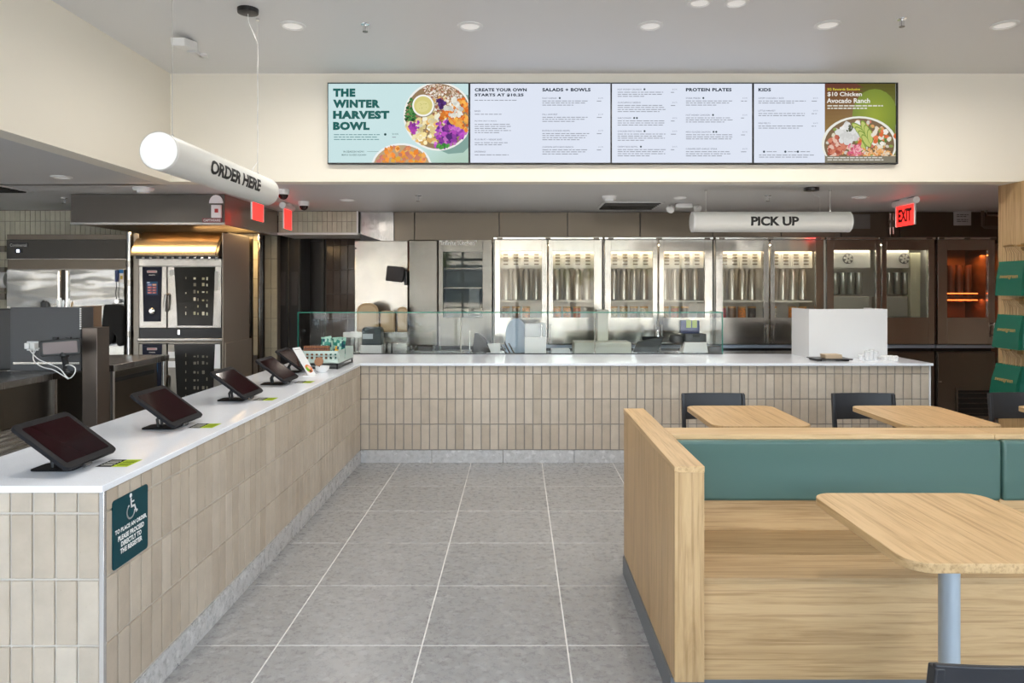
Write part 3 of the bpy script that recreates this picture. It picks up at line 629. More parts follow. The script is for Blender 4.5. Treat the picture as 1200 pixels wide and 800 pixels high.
for k in range(4):
    t = thing('menu_screen', mlab[k], 'menu board', ((MX[k]+MX[k+1])/2, FY-.03, MZ0), 0, None)
    scr.append(t)
    bx(MX[k]+.001, MX[k+1]-.001, 5.752, FY, MZ0, MZ1).build('bezel', bez, t, bev=.002)
    A = Art(); u0 = MX[k]+.008; v0 = MZ0+.010
    if k == 0:
        A.rect(0, 0, W1, H1, (.57, .75, .76)); 
        for q in range(14): A.poly([(W1*(.50+q*.025), 0), (W1, 0), (W1, H1*(.75-q*.05))], (.57-.010*q, .76-.012*q, .74-.018*q))
        g = (.012, .11, .10)
        for i, (s, w_) in enumerate((('THE', .178), ('WINTER', .375), ('HARVEST', .45), ('BOWL', .292))): A.text(s, .038, H1-.105-.0885*i, .066, g, wid=w_, bold=.068, space=1.13)
        words(A, .045, H1-.41, .38, 3, .006, .019, (.12, .26, .27)); A.blob(.455, H1-.405, .010, .010, (.01, .05, .05)); A.text('$14.85', .56, H1-.41, .015, (.10, .2, .2), align='R'); words(A, .51, H1-.43, .05, 1)
        A.text('IN SEASON NOW:', .205, H1-.55, .015, (.08, .15, .15), align='C', bold=.01); A.text('MAPLE GLAZED SQUASH', .205, H1-.577, .015, (.08, .15, .15), align='C', bold=.01)
        A.poly([(.31, H1-.54), (.40, H1-.54), (.44, H1-.56), (.40, H1-.543), (.31, H1-.543)], (.2, .3, .3))
        cx, cy = .878, .370
        sh = [(cx+x*1.0+.02, cy+y-.03) for x, y in [(.32, -.22), (.18, -.26), (.06, -.27), (-.10, -.20), (-.20, -.08), (-.21, .05), (-.15, .15), (.0, .2), (.3, .2)]]
        cl = (0, 0, W1, H1)
        A.poly(sh, (.22, .36, .32))
        A.blob(cx, cy, .278, .275, (.85, .85, .80), 40); 
        A.blob(cx, cy, .262, .260, (.30, .20, .11), 40)
        def sector(n, a0, a1, pal, s0=.008, s1=.02, r0=.0, r1=.97):
            for i in range(n):
                a = R(random.uniform(a0, a1)); q = math.sqrt(random.uniform(r0, r1)); c = random.choice(pal); f = random.uniform(.7, 1.2); s = random.uniform(s0, s1)
                A.blob(cx+.258*q*math.cos(a), cy+.256*q*math.sin(a), s, s*random.uniform(.5, 1), tuple(min(1, x*f) for x in c), 6, .25, random.uniform(0, 3), step=(i % 15 == 0))
        sector(430, 30, 120, [(.75, .62, .5), (.85, .78, .70), (.35, .12, .07), (.62, .45, .32)], .005, .011)
        for i in range(150): a = random.uniform(0, 6.283); q = random.uniform(0, .16); c = random.choice([(.75, .62, .5), (.35, .12, .07), (.85, .78, .7), (.7, .4, .12), (.82, .68, .35)]); A.blob(cx+q*math.cos(a), cy+q*math.sin(a), .012, .009, c, 6, .25, i, step=(i % 15 == 0))
        sector(110, 145, 190, [(.05, .20, .05), (.10, .30, .08), (.02, .10, .03)], .007, .014, .45, 1.05)
        sector(70, 190, 265, [(.80, .66, .30), (.85, .75, .45), (.75, .45, .15), (.85, .82, .65)], .016, .034)
        sector(110, 262, 330, [(.30, .05, .38), (.50, .08, .52), (.12, .03, .22), (.62, .18, .60)], .012, .03)
        sector(30, 195, 215, [(.30, .05, .38), (.45, .07, .42)], .01, .022, .4, .9)
        sector(110, -28, 38, [(.80, .25, .04), (.70, .15, .02), (.85, .42, .08)], .012, .026)
        sector(40, 0, 50, [(.80, .80, .72), (.7, .68, .6)], .012, .026, .1, .6)
        sector(26, 268, 290, [(.05, .25, .05), (.12, .35, .08)], .01, .018, .8, 1.0)
        sector(14, 60, 90, [(.10, .04, .2), (.06, .02, .1)], .012, .022, .05, .25)
        A.blob(.762, .452, .090, .090, (.30, .28, .2), 28); A.blob(.758, .456, .087, .087, (.92, .91, .86), 28); A.blob(.758, .456, .074, .074, (.66, .60, .22), 28); A.blob(.752, .450, .052, .046, (.72, .66, .28), 20)
        for i in range(12): A.blob(.758+random.uniform(-.03, .03), .452+random.uniform(-.02, .02), .003, .003, (.4, .4, .1), 5, step=(i == 0))
        A.blob(.585, -.03, .24, .185, (.85, .86, .85), 30); A.blob(.585, -.035, .225, .175, (.5, .35, .2), 30)
        for i in range(80):
            a = random.uniform(0, 3.14); q = math.sqrt(random.random())
            c = random.choice([(.85, .35, .05), (.9, .48, .12), (.75, .26, .04), (.6, .2, .15)]); s = random.uniform(.018, .032)
            A.blob(.585+.205*q*math.cos(a), -.02+.155*q*math.sin(a), s, s*.8, tuple(min(1, x*random.uniform(.8, 1.15)) for x in c), 4, .15, random.uniform(0, 3), step=(i % 8 == 0))
    else:
        A.rect(0, 0, W1+.03, H1, bgc)
    if k == 1:
        A.text('CREATE YOUR OWN', .035, H1-.062, .026, ink, wid=.415, bold=.045, space=1.09); A.text('STARTS AT $10.25', .035, H1-.104, .026, ink, wid=.39, bold=.045, space=1.09)
        words(A, .035, H1-.135, .39, 1)
        v = H1-.225
        for s, n in (('BASES', 1), ('PROTEINS (ADD TO SALADS)', 5), ('PLUS FRUIT + VEGGIE SIDES', 2), ('DRESSINGS', 1)):
            A.text(s, .035, v, .0125, gr2); words(A, .035, v-.022, .29, n); v -= .042+.0165*n+.022
        A.text('SALADS + BOWLS', .575, H1-.062, .027, ink, wid=.385, bold=.045, space=1.09)
        v = H1-.122
        for s, n, d in (('KALE CAESAR', 3, 1), ('FALL HARVEST', 3, 0), ('BUFFALO CHICKEN BOWL', 4, 0), ('CHICKEN AVOCADO RANCH', 3, 0)):
            item(A, .575, v, s, .38, n, d, pu=1.06); v -= .13
    if k == 2:
        v = H1-.052
        for s, n, d in (('HOT HONEY CRUNCH', 3, 1), ('GUACAMOLE GREENS', 4, 0), ('SHROOMAMI', 3, 2), ('CHICKEN PESTO PARM', 4, 1), ('CRISPY RICE BOWL', 4, 1)):
            item(A, .045, v, s, .39, n, d, pu=.52); v -= (.105 if n == 3 else .124)
        A.text('PROTEIN PLATES', .59, H1-.062, .027, ink, wid=.365, bold=.045, space=1.09); v = H1-.122
        for s, d in (('STEAK MEZZE', 1), ('HOT HONEY CHICKEN', 1), ('MISO GLAZED SALMON', 2), ('CARAMELIZED GARLIC STEAK', 0)):
            item(A, .59, v, s, .38, 3, d, pu=1.08); v -= .135
    if k == 3:
        A.text('KIDS', .035, H1-.062, .027, ink, wid=.10, bold=.045, space=1.09); v = H1-.122
        for s in ('CRISPY CHICKEN + RICE', 'LITTLE HARVEST', 'MINI MELTS'): item(A, .035, v, s, .38, 2, 0, pu=.51); v -= .1
        for q in (.08, .25, .35): A.blob(q, .088, .009, .009, (.06, .08, .10), 10); words(A, q+.02, .085, .09, 1)
        words(A, .04, .058, .45, 2)
        s0 = .565; e = W1+.012
        A.rect(s0, 0, e, H1, (.30, .22, .10))
        for i in range(20):
            f = i/19; v1 = H1*(1-i/20); v2 = H1*(1-(i+1)/20)
            A.poly([(s0, v2), (e, v2), (e, v1), (s0, v1)], (.14+.22*f, .05+.24*f*(1-.3*f), .03+.05*f))
            A.poly([(s0+(e-s0)*.55, v2), (e, v2), (e, v1), (s0+(e-s0)*.45, v1)], (.10+.15*f, .09+.25*f*(1-.35*f), .02+.04*f))
        for i in range(18): q = 1-i/18; A.blob(s0+.40, H1*.60, .17*q+.01, .2*q+.01, (.19+.006*(18*(1-q)), .25+.006*(18*(1-q)), .04), 24)
        cx, cy = s0+.275, .17
        A.blob(cx, cy-.02, .30, .22, (.80, .80, .72), 36); A.blob(cx, cy-.03, .28, .215, (.20, .13, .07), 36)
        for i in range(200): a = random.uniform(0, 6.283); q = math.sqrt(random.random())*.95; A.blob(cx+.27*q*math.cos(a), cy-.03+.205*q*math.sin(a), .018, .014, random.choice([(.55, .18, .12), (.72, .66, .52), (.25, .32, .08), (.7, .35, .14), (.62, .58, .5)]), 6, .25, i, step=(i % 15 == 0))
        for i in range(70):
            a = R(random.uniform(150, 215)); q = random.uniform(.3, 1); A.blob(cx+.26*q*math.cos(a), cy-.02+.16*q*math.sin(a), .022, .018, random.choice([(.50, .14, .09), (.62, .22, .14), (.36, .08, .05), (.75, .5, .4)]), 6, .3, i, step=(i % 8 == 0))
        for i in range(40): A.blob(cx-.09+random.gauss(0, .03), cy+.055+random.gauss(0, .035), .034, .026, random.choice([(.70, .70, .68), (.80, .80, .78), (.6, .6, .58)]), 7, .2, i, step=(i % 8 == 0))
        for i in range(14): A.blob(cx-.07+random.gauss(0, .018), cy+.11+random.gauss(0, .014), .012, .006, (.08, .09, .05), 5, .3, i)
        for i in range(8):
            A.blob(cx-.01+.022*(i % 4)+.03*(i//4), cy+.11-.035*(i % 5), .062, .025, (.20, .30, .05), 12, 0, -.6-.12*i); A.blob(cx-.01+.022*(i % 4)+.03*(i//4), cy+.107-.035*(i % 5), .055, .019, (.50, .55, .16), 12, 0, -.6-.12*i)
        for i in range(26): A.blob(cx+.17+random.gauss(0, .045), cy+.03+random.gauss(0, .045), .022, .02, random.choice([(.78, .72, .6), (.85, .80, .72), (.65, .15, .05), (.72, .2, .08), (.12, .2, .05)]), 5, .3, i)
        for i in range(60): A.blob(cx-.02+random.gauss(0, .028), cy-.07+random.gauss(0, .024), .016, .006, random.choice([(.75, .20, .28), (.85, .42, .46), (.6, .1, .18)]), 7, .2, i*.7, step=(i % 8 == 0))
        for i in range(60): A.blob(cx+.14+random.gauss(0, .06), cy-.09+random.gauss(0, .018), .018, .006, random.choice([(.80, .42, .16), (.72, .30, .08), (.8, .6, .4)]), 6, .2, i*.7, step=(i % 8 == 0))
        A.rect(s0, 0, e, .052, (.22, .20, .15))
        A.text('SG Rewards Exclusive', s0+.02, H1-.055, .020, (.62, .56, .05), wid=.26, bold=.02)
        A.text('$10 Chicken', s0+.02, H1-.105, .038, (.85, .83, .78), wid=.275, bold=.02); A.text('Avocado Ranch', s0+.015, H1-.155, .038, (.85, .83, .78), wid=.345, bold=.02)
        words(A, s0+.02, H1-.182, .46, 2, .010, .020, (.7, .68, .6)); words(A, s0+.02, .036, .47, 2, .008, .018, (.7, .68, .62))
        A.rect(e-.0, 0, e+.02, H1, (.03, .03, .02))
    A.build('display', M['lit_art'], lambda u, v, d, u0=u0, v0=v0: (u0+u, 5.7515-d, v0+v), t, clip=(0, 0, W1+(.02 if k == 3 else 0), H1))
# ================================================================ HANGING TUBE SIGNS
def tube_sign(label, p0, p1, word, wu0, wlen, wh, ang, wires, wz, canopy):
    """p0 -> p1 is reading direction; ang = tilt of the lettering around the tube"""
    a = Vector(p0); d = (Vector(p1)-a); ln = d.length; d.normalize(); up = Vector((0, 0, 1)); nrm = d.cross(up)
    t = thing('hanging_sign', label, 'sign', (a+d*ln/2)[:]); r = .0895
    MB().lathe([(r-.004, 0), (r, .004), (r, ln-.004), (r-.004, ln)], a, d, 48).build('tube', M['signbody'], t)
    for e, s in ((a, -1), (a+d*ln, 1)):
        MB().lathe([(r*.97, 0), (r*.97, .004), (r*.92, .006)], e, d*s, 40).build('end_disc', M['signend'], t)
        MB().lathe([(r+.0015, -.012), (r+.0015, .001)], e, d*s, 40, cap=False).build('end_ring', M['white'], t)
    vs, fs, W = text_geo(word, wlen, wh, .04, 'L', .97)
    bm = bmesh.new(); bv = [bm.verts.new((u, v, 0)) for u, v in vs]
    for f in fs:
        try: bm.faces.new([bv[i] for i in f])
        except ValueError: pass
    for k in range(1, 10): bmesh.ops.bisect_plane(bm, geom=bm.verts[:]+bm.edges[:]+bm.faces[:], plane_co=(0, wh*k/10, 0), plane_no=(0, 1, 0))
    bm.verts.ensure_lookup_table(); nv = []
    for v in bm.verts:
        th = ang+(v.co.y-wh/2)/r; p = a+d*(wu0+v.co.x)+(nrm*math.cos(th)+up*math.sin(th))*(r+.0012); nv.append(p)
    b = MB(); b.add(nv, [tuple(v.index for v in f.verts) for f in bm.faces]) if True else None
    bm.free(); b.build('lettering', M['ink'], t, smooth=False)
    for q in wires:
        p = a+d*q
        MB().cyl(p+up*(r-.002), (p.x, p.y, wz), .0016, 6).build('suspension_wire', mat('wire_grey', (.45, .45, .44), .4, .6), t)
        MB().cyl(p+up*(r-.004), p+up*(r+.014), .006, 8).build('wire_clamp', M['chrome'], t)
        MB().cyl((p.x, p.y, wz-.012), (p.x, p.y, wz), .012, 10).build('ceiling_anchor', M['chrome'], t)
    if canopy:
        c = Vector(canopy[0]); q = a+d*canopy[1]
        MB().lathe([(.04, -.03), (.062, -.026), (.064, -.006), (.064, 0)], c, (0, 0, 1), 24).build('ceiling_canopy', M['black'], t)
        w2 = a+d*canopy[2]; pts = [c-up*.03, c+Vector((0, .01, -.08)), Vector((w2.x, w2.y, c.z-.16))] if canopy[3] else [c-up*.03, c+Vector((.02, .0, -.06)), (c+Vector((.05, -.05, -.09)))]
        cur = pts[-1]; e = q+up*r
        if canopy[3]:
            for k in range(1, 9): pts.append(Vector((w2.x+.002*math.sin(k*2.2), w2.y, c.z-.16-(c.z-.16-e.z-.08)*k/8)))
        else: pts.append(q+up*(r+.05))
        pts += [q+up*(r+.02), q+up*(r-.002)]
        MB().tube(pts, .002, 6).build('power_cord', M['white'], t)
    return t
tube_sign('large white tube sign reading ORDER HERE, hanging over the left counter', (-1.67, 3.35, 2.14), (-1.67, 4.76, 2.14), 'ORDER HERE', .36, .72, .074, R(-6), (.13, 1.27), HC, ((-1.672, 4.46, HC), 1.18, 1.27, True))
tube_sign('long white tube sign reading PICK UP, hanging before the steel cabinets', (X(811, 6.26), 6.26, Z(260, 6.26)), (X(994.5, 6.26), 6.26, Z(260, 6.26)), 'PICK UP', .485, .41, .082, R(0), (.12, 1.20), LC, ((X(951, 6.15), 6.15, LC), 1.11, 1.2, False))
# ================================================================ CEILING FIXTURES
def downlight(px, py, z, r, label, power=0):
    D = F*(z-EYE)/(PY-py); x = X(px, D)
    t = thing('recessed_downlight', label, 'ceiling light', (x, D, z))
    MB().lathe([(r, 0), (r, -.006), (r*.78, -.010), (r*.70, -.002), (r*.70, 0)], (x, D, z), (0, 0, 1), 32, cap=False).build('trim_ring', M['white'], t)
    MB().lathe([(r*.71, -.002), (.001, -.0025)], (x, D, z), (0, 0, 1), 28, cap=False).build('lens', M['lens'], t)
    if power:
        l = bpy.data.lights.new('downlight_lamp', 'AREA'); l.shape = 'DISK'; l.size = r*1.3; l.energy = power; l.color = (1, .93, .84); l.spread = R(170)
        o = bpy.data.objects.new('downlight_lamp', l); C.objects.link(o); o.location = (x, D, z-.013)
    return t
for i, (px, py) in enumerate(((343, 30), (551, 30.5), (762, 30), (970, 29), (1177, 29))):
    downlight(px, py, HC, .085, ['leftmost downlight of the high ceiling row, beside the black sign canopy', 'second downlight from left in the high ceiling row', 'middle downlight of the high ceiling row, above the menu boards', 'fourth downlight from left in the high ceiling row', 'rightmost downlight of the high ceiling row, near the photo corner'][i], 5)
downlight(820, 3, HC, .075, 'left one of two small downlights at the top edge of the photo', 2.5); downlight(863, 3, HC, .075, 'right one of two small downlights at the top edge of the photo', 2.5)
for (px, py, s) in ((72, 207, 'round downlight in the low ceiling above the kitchen at far left'), (1008, 231, 'downlight in the low ceiling near the exit sign'), (407, 234, 'faint downlight in the low ceiling above the tiled soffit'), (797, 231.5, 'downlight in the low ceiling behind the twin emergency light')):
    downlight(px, py, LC, .075 if px != 797 else .06, s, 2.5)
for k, (x, y) in enumerate(((-1.48, 2.2), (.87, 2.2), (3.2, 2.2), (-1.48, -.4), (.87, -.4), (3.2, -.4))):  # two unseen rows of downlights added as interior fill light
    PYk = PY-(HC-EYE)*F/y if y > 0 else None
    t = thing('recessed_downlight', ['left', 'centre', 'right'][k % 3]+(' downlight of the row above the tables, overhead' if k < 3 else ' downlight of the row nearest the storefront, overhead'), 'ceiling light', (x, y, HC))
    MB().lathe([(.085, 0), (.085, -.006), (.066, -.010), (.06, -.002), (.06, 0)], (x, y, HC), (0, 0, 1), 32, cap=False).build('trim_ring', M['white'], t)
    MB().lathe([(.06, -.002), (.001, -.0025)], (x, y, HC), (0, 0, 1), 28, cap=False).build('lens', M['lens'], t)
    l = bpy.data.lights.new('downlight_lamp', 'AREA'); l.shape = 'DISK'; l.size = .11; l.energy = 6; l.color = (1, .93, .84)
    o = bpy.data.objects.new('downlight_lamp', l); C.objects.link(o); o.location = (x, y, HC-.013)
def sprinkler(px, py, z, label):
    D = F*(z-EYE)/(PY-py); x = X(px, D); t = thing('sprinkler_head', label, 'sprinkler', (x, D, z))
    MB().lathe([(.03, 0), (.028, -.004), (.01, -.006)], (x, D, z), (0, 0, 1), 16).build('escutcheon', M['chrome'], t)
    MB().cyl((x, D, z-.05), (x, D, z), .006, 8).box(x-.014, x-.010, D-.003, D+.003, z-.045, z-.01).box(x+.010, x+.014, D-.003, D+.003, z-.045, z-.01).build('frame', M['chrome'], t)
    MB().lathe([(.018, 0), (.018, .003)], (x, D, z-.053), (0, 0, 1), 12).build('deflector', M['darksteel'], t)
for a_ in ((428, 28, HC, 'sprinkler head in the high ceiling between first and second downlights'), (1057, 22, HC, 'sprinkler head in the high ceiling right of the fourth downlight'),
           (490, 229, LC, 'sprinkler head in the low ceiling right of the order sign'), (900, 229, LC, 'sprinkler head in the low ceiling above the pick-up sign'), (75, 232, LC, 'sprinkler head in the kitchen ceiling left of the hood')): sprinkler(*a_)
def detector(px, py, label, r=.07):
    D = F*(LC-EYE)/(PY-py); x = X(px, D); t = thing('smoke_detector', label, 'smoke detector', (x, D, LC))
    MB().lathe([(r, 0), (r, -.012), (r*.85, -.030)], (x, D, LC), (0, 0, 1), 28).build('base', M['white'], t)
    MB().lathe([(r*.6, -.03), (r*.55, -.045), (r*.3, -.05)], (x, D, LC), (0, 0, 1), 24).build('sensor_cap', M['offwhite'], t)
detector(168, 220, 'round white smoke detector on the low ceiling before the steel hood', .085); detector(714, 230, 'round white smoke detector on the low ceiling beside the air vent')
def dome(px, py, label):
    D = F*(LC-EYE)/(PY-py); x = X(px, D); t = thing('dome_camera', label, 'security camera', (x, D, LC))
    MB().lathe([(.052, 0), (.055, -.02), (.05, -.045)], (x, D, LC), (0, 0, 1), 24).build('housing', M['white'], t)
    MB().lathe([(.042, -.045), (.038, -.065), (.024, -.082), (.006, -.088)], (x, D, LC), (0, 0, 1), 20).build('lens_dome', mat('smoked_dome', (.02, .005, .005), .05), t)
dome(332, 222, 'dome security camera right beside the end of the order sign'); dome(356, 236, 'dome security camera farther back, above the tiled soffit')
def vent(cx, cy, w_, d_, label):
    t = thing('ceiling_vent', label, 'vent', (cx, cy, LC))
    MB().box(cx-w_/2, cx+w_/2, cy-d_/2, cy-d_/2+.03, LC-.008, LC).box(cx-w_/2, cx+w_/2, cy+d_/2-.03, cy+d_/2, LC-.008, LC).box(cx-w_/2, cx-w_/2+.03, cy-d_/2, cy+d_/2, LC-.008, LC).box(cx+w_/2-.03, cx+w_/2, cy-d_/2, cy+d_/2, LC-.008, LC).build('frame', M['white'], t, bev=.002)
    bx(cx-w_/2+.03, cx+w_/2-.03, cy-d_/2+.03, cy+d_/2-.03, LC-.001, LC-.0005).build('recess', mat('vent_dark', (.10, .09, .085), .6), t)
    for k in range(6):
        yy = cy-d_/2+.05+(d_-.1)*k/5; b = MB(); b.T = Matrix.Translation((cx, yy, LC-.006)) @ Matrix.Rotation(R(40), 4, 'X'); b.box(-w_/2+.03, w_/2-.03, -.02, .02, -.001, .001); b.build('louvre', M['steel'], t)
vent(X(738, 7.4), 7.45, .62, .6, 'square louvred air vent in the low ceiling above the steel cabinets'); vent(-4.75, 6.1, .9, .6, 'long louvred air vent in the kitchen ceiling at far left')
# emergency lights
t = thing('emergency_light', 'white emergency light with two round heads near the pick-up sign', 'emergency light', (X(800, 7.3), 7.3, LC))
MB().box(X(791, 7.3), X(811, 7.3), 7.26, 7.34, LC-.045, LC).build('housing', M['white'], t, bev=.012)
for px in (788, 814):
    MB().lathe([(.015, 0), (.040, .035), (.042, .06)], (X(px, 7.3), 7.3, LC-.03), (-.5 if px < 800 else .5, -.6, -.55), 18).build('lamp_head', M['white'], t)
D = 5.22; t = thing('emergency_light', 'white ceiling light fitting above and left of the order sign', 'emergency light', (X(217, D), D, HC))
b = MB(); b.T = Matrix.Translation((X(216, 4.95), 4.95, HC-.05)) @ Matrix.Rotation(R(10), 4, 'X'); b.box(-.05, .05, -.10, .10, -.028, .028); b.build('housing', M['white'], t, bev=.008)
MB().box(X(222, D)-.02, X(222, D)+.05, D, D+.16, HC-.02, HC).build('base_plate', M['white'], t, bev=.004)
MB().lathe([(.03, 0), (.032, -.02)], (X(231, D), D+.1, HC), (0, 0, 1), 16).build('sensor', M['white'], t)
# exit signs
def exit_sign(x, y, ln, label, text, face):
    t = thing('exit_sign', label, 'exit sign', (x, y, LC))
    MB().cyl((x, y-ln/2-.03, LC-.035), (x, y+ln/2+.03, LC-.035), .032, 20).build('housing', M['white'], t)
    MB().box(x-.03, x+.03, y-.05, y+.05, LC-.03, LC).build('ceiling_mount', M['white'], t, bev=.003)
    g = bx(x-.004, x+.004, y-ln/2, y+ln/2, LC-.26, LC-.06).build('lit_panel', M['red'], t)
    for s in (-1, 1): bx(x-.006, x+.006, y+s*ln/2-.006, y+s*ln/2+.006, LC-.262, LC-.06).build('panel_edge', M['white'], t)
    if text: lettering('lettering', 'EXIT', ln*.74, .125, lambda u, v: (x-.006, y-u, LC-.222+v), mat('exit_dark', (.06, .0, .0), .5), t, bold=.05)
exit_sign(3.70, 6.88, .33, 'lit red EXIT sign hanging above the dark steel cabinets at right', True, -1)
exit_sign(-2.30, 6.36, .28, 'lit red exit sign seen edge-on beneath the order sign', False, 1)
exit_sign(-2.33, 7.28, .25, 'lit red exit sign hanging before the tiled soffit', False, 1)
# notices on the steel panelling
t = thing('notice', 'white notice sheet with small lines on the panelling above the dark cabinets', 'notice', (X(1128, 8.04), 8.045, Z(263, 8.04)))
bx(X(1118, 8.04), X(1138, 8.04), 8.04, 8.049, Z(264, 8.04), Z(247.5, 8.04)).build('sheet', mat('notice_grey', (.5, .5, .5), .4), t)
A = Art(); A.rect(0, 0, .19, .155, (.45, .45, .45)); words(A, .03, .115, .13, 2, .008, .02, (.1, .1, .1)); words(A, .03, .06, .13, 2, .008, .02, (.1, .1, .1))
A.build('print', M['print_art'], lambda u, v, d: (X(1118, 8.04)+u, 8.0398-d, Z(264, 8.04)+v), t)
t = thing('wall_plate', 'blank grey steel plate on the panelling behind the pick-up sign end', 'plate', (X(1007, 8.04), 8.045, Z(268, 8.04)))
bx(X(994, 8.04), X(1020, 8.04), 8.04, 8.049, Z(268, 8.04), Z(251, 8.04)).build('plate', mat('plate_grey', (.22, .22, .22), .35, .6), t, bev=.003)
t = thing('conduit', 'pair of short steel conduits above the dark cabinets beside the exit sign', 'conduit', (X(1047, 7.98), 8.0, Z(275, 7.98)))
for px in (1045.5, 1049): MB().cyl((X(px, 7.98), 8.02, Z(274, 7.98)), (X(px, 7.98), 8.02, LC-.02), .012, 10).build('pipe', M['steel'], t)
MB().box(X(1043, 7.98), X(1048, 7.98), 7.97, 8.03, Z(266, 7.98), Z(258, 7.98)).build('junction_box', M['steel'], t, bev=.004)
t = thing('pipe_bracket', 'bent dark steel pipe by the wooden column top', 'pipe', (X(1160, 7.9), 7.95, 2.2))
MB().tube([(X(1155, 7.9), 7.95, LC), (X(1155, 7.9), 7.95, Z(264, 7.9)), (X(1158, 7.9), 7.95, Z(266, 7.9)), (X(1172, 7.9), 7.95, Z(266, 7.9))], .016, 10).build('pipe', M['darksteel'], t)
MB().tube([(X(1158, 7.9), 7.93, LC), (X(1158, 7.9), 7.93, Z(252, 7.9)), (X(1172, 7.9), 7.93, Z(252, 7.9))], .012, 10).build('thin_pipe', M['steel'], t)
# ================================================================ TABLETS ON THE ORDER COUNTER
def tablet_stand(loc, label, far=False):
    t = thing('tablet_stand', label, 'tablet', loc, 0, 'ordering tablets on the left counter')
    S = Matrix.Translation((.095, 0, .032)) @ Matrix.Rotation(R(-143.5), 4, 'Y')   # local x runs up the slope
    S = Matrix.Translation((.104, 0, .030)) @ Matrix(((-.803, 0, .596, 0), (0, 1, 0, 0), (.596, 0, .803, 0), (0, 0, 0, 1)))
    b = MB(); b.T = S; b.prism(rrect(.243, .304, .022, 5, .1215, 0), -.010, .004, 'z'); case = b.build('case', M['case'], t, local=True, bev=.002)
    b = MB(); b.T = S; b.prism(rrect(.192, .252, .006, 3, .1215, 0), .0042, .0052, 'z'); b.build('screen', M['screen'], case, local=True)
    b = MB(); b.T = S; b.box(-.010, .004, -.06, -.02, -.012, .0); b.build('bumper', M['black'], case, local=True, bev=.001)
    b = MB(); b.prism(rrect(.15, .11, .02, 5, -.02, 0), 0, .006, 'z'); b.build('base_plate', M['matblack'], t, local=True, bev=.001)
    for s in (-1, 1): MB().tube([(-.03, s*.018, .004), (-.035, s*.018, .04), (-.005, s*.018, .085), (.0, s*.014, .10)], .007, 8).build('stem', M['black'], t, local=True)
    MB().box(-.03, .02, -.04, .04, .083, .092).build('mount_plate', M['black'], t, local=True, bev=.002)
    return t
names = ['nearest', 'second nearest', 'third nearest', 'fourth', 'farthest']
ty = [2.572, 3.318, 4.14, 4.83, 5.53]
tl = ['nearest ordering tablet on a stand, beside the first yellow-green decal', 'second ordering tablet from the near end of the counter', 'third ordering tablet from the near end, before the steel oven side', 'fourth ordering tablet, its screen tinged red, before the menu card', 'farthest ordering tablet, half hidden behind the white menu card']
t0 = tablet_stand((-1.618, ty[0], CH), tl[0])
for k in range(1, 5): dup(t0, (-1.618 if k < 4 else -1.725, ty[k], CH), tl[k])
for k, (yy, lb) in enumerate(((2.64, 'nearest'), (3.36, 'second'), (4.17, 'third'), (4.93, 'farthest'))):
    t = thing('counter_decal', '%s black and yellow-green decal stuck on the white worktop' % lb, 'decal', (-1.462, yy, CH)); A = Art()
    A.rect(0, 0, .0575, .11, (.02, .02, .02)); A.rect(.0575, 0, .115, .11, (.38, .50, .04))
    for q in range(4): A.rect(.008, .02+.02*q, .05, .028+.02*q, (.55, .55, .5)); A.rect(.065, .02+.02*q, .107, .028+.02*q, (.05, .07, .02))
    A.build('print', M['print_art'], lambda u, v, d: (-1.519+u, yy-.055+v, CH+.0003+d*.3), t)
# accessibility sign
t = thing('accessibility_sign', 'blue-green sign with white wheelchair symbol on the left tiled counter', 'sign', (XL+.004, 2.513, .557))
y0, y1, z0, z1 = 2.400, 2.626, .557, .790
MB().prism(rrect(y1-y0, z1-z0, .012, 5, (y0+y1)/2, (z0+z1)/2), XL+.0005, XL+.006, 'x').build('plate', M['teal'], t, bev=.0008)
wh = mat('sign_white', (.85, .86, .86), .5); PXs = XL+.0066
ys_ = (.168, .145, .122, .099)
for s, zz, ww in (('TO PLACE AN ORDER,', .670, .205), ('PLEASE PROCEED', .645, .168), ('DIRECTLY TO', .622, .132), ('THE REGISTER', .599, .142)):
    lettering('lettering', s, ww, .0178, lambda u, v: (PXs, 2.513+u, zz+v), wh, t, bold=.045, space=1.05)
def onsign(b, m_=None): return b
cy, cz = 2.513, .742
KS = 1.02
def sc_(p): return (cy+(p[0]-cy)*KS, cz+(p[1]-cz)*KS)
b = MB(); b.prism([sc_((cy-.004+.0075*math.cos(a), cz+.037+.0075*math.sin(a))) for a in [2*math.pi*i/16 for i in range(16)]], PXs-.0008, PXs, 'x'); b.build('symbol_head', wh, t)
def ribbon(pts, w_):
    out = MB()
    for (p, q) in zip(pts[:-1], pts[1:]):
        p, q = sc_(p), sc_(q); d = Vector((q[0]-p[0], q[1]-p[1])).normalized()*w_/2*KS; n_ = Vector((-d.y, d.x))
        out.add([(PXs, p[0]-d.x*.6+n_.x, p[1]-d.y*.6+n_.y), (PXs, q[0]+d.x*.6+n_.x, q[1]+d.y*.6+n_.y), (PXs, q[0]+d.x*.6-n_.x, q[1]+d.y*.6-n_.y), (PXs, p[0]-d.x*.6-n_.x, p[1]-d.y*.6-n_.y)], [(0, 1, 2, 3)])
    return out
ribbon([(cy-.003, cz+.026), (cy, cz-.002), (cy+.020, cz-.002), (cy+.030, cz-.026), (cy+.037, cz-.023)], .0075).build('symbol_body', wh, t, smooth=False)
ribbon([(cy-.002, cz+.014), (cy+.016, cz+.014)], .006).build('symbol_arm', wh, t, smooth=False)
ribbon([(cy-.004+.024*math.cos(a), cz-.016+.024*math.sin(a)) for a in [R(120+i*13) for i in range(19)]], .0065).build('symbol_wheel', wh, t, smooth=False)
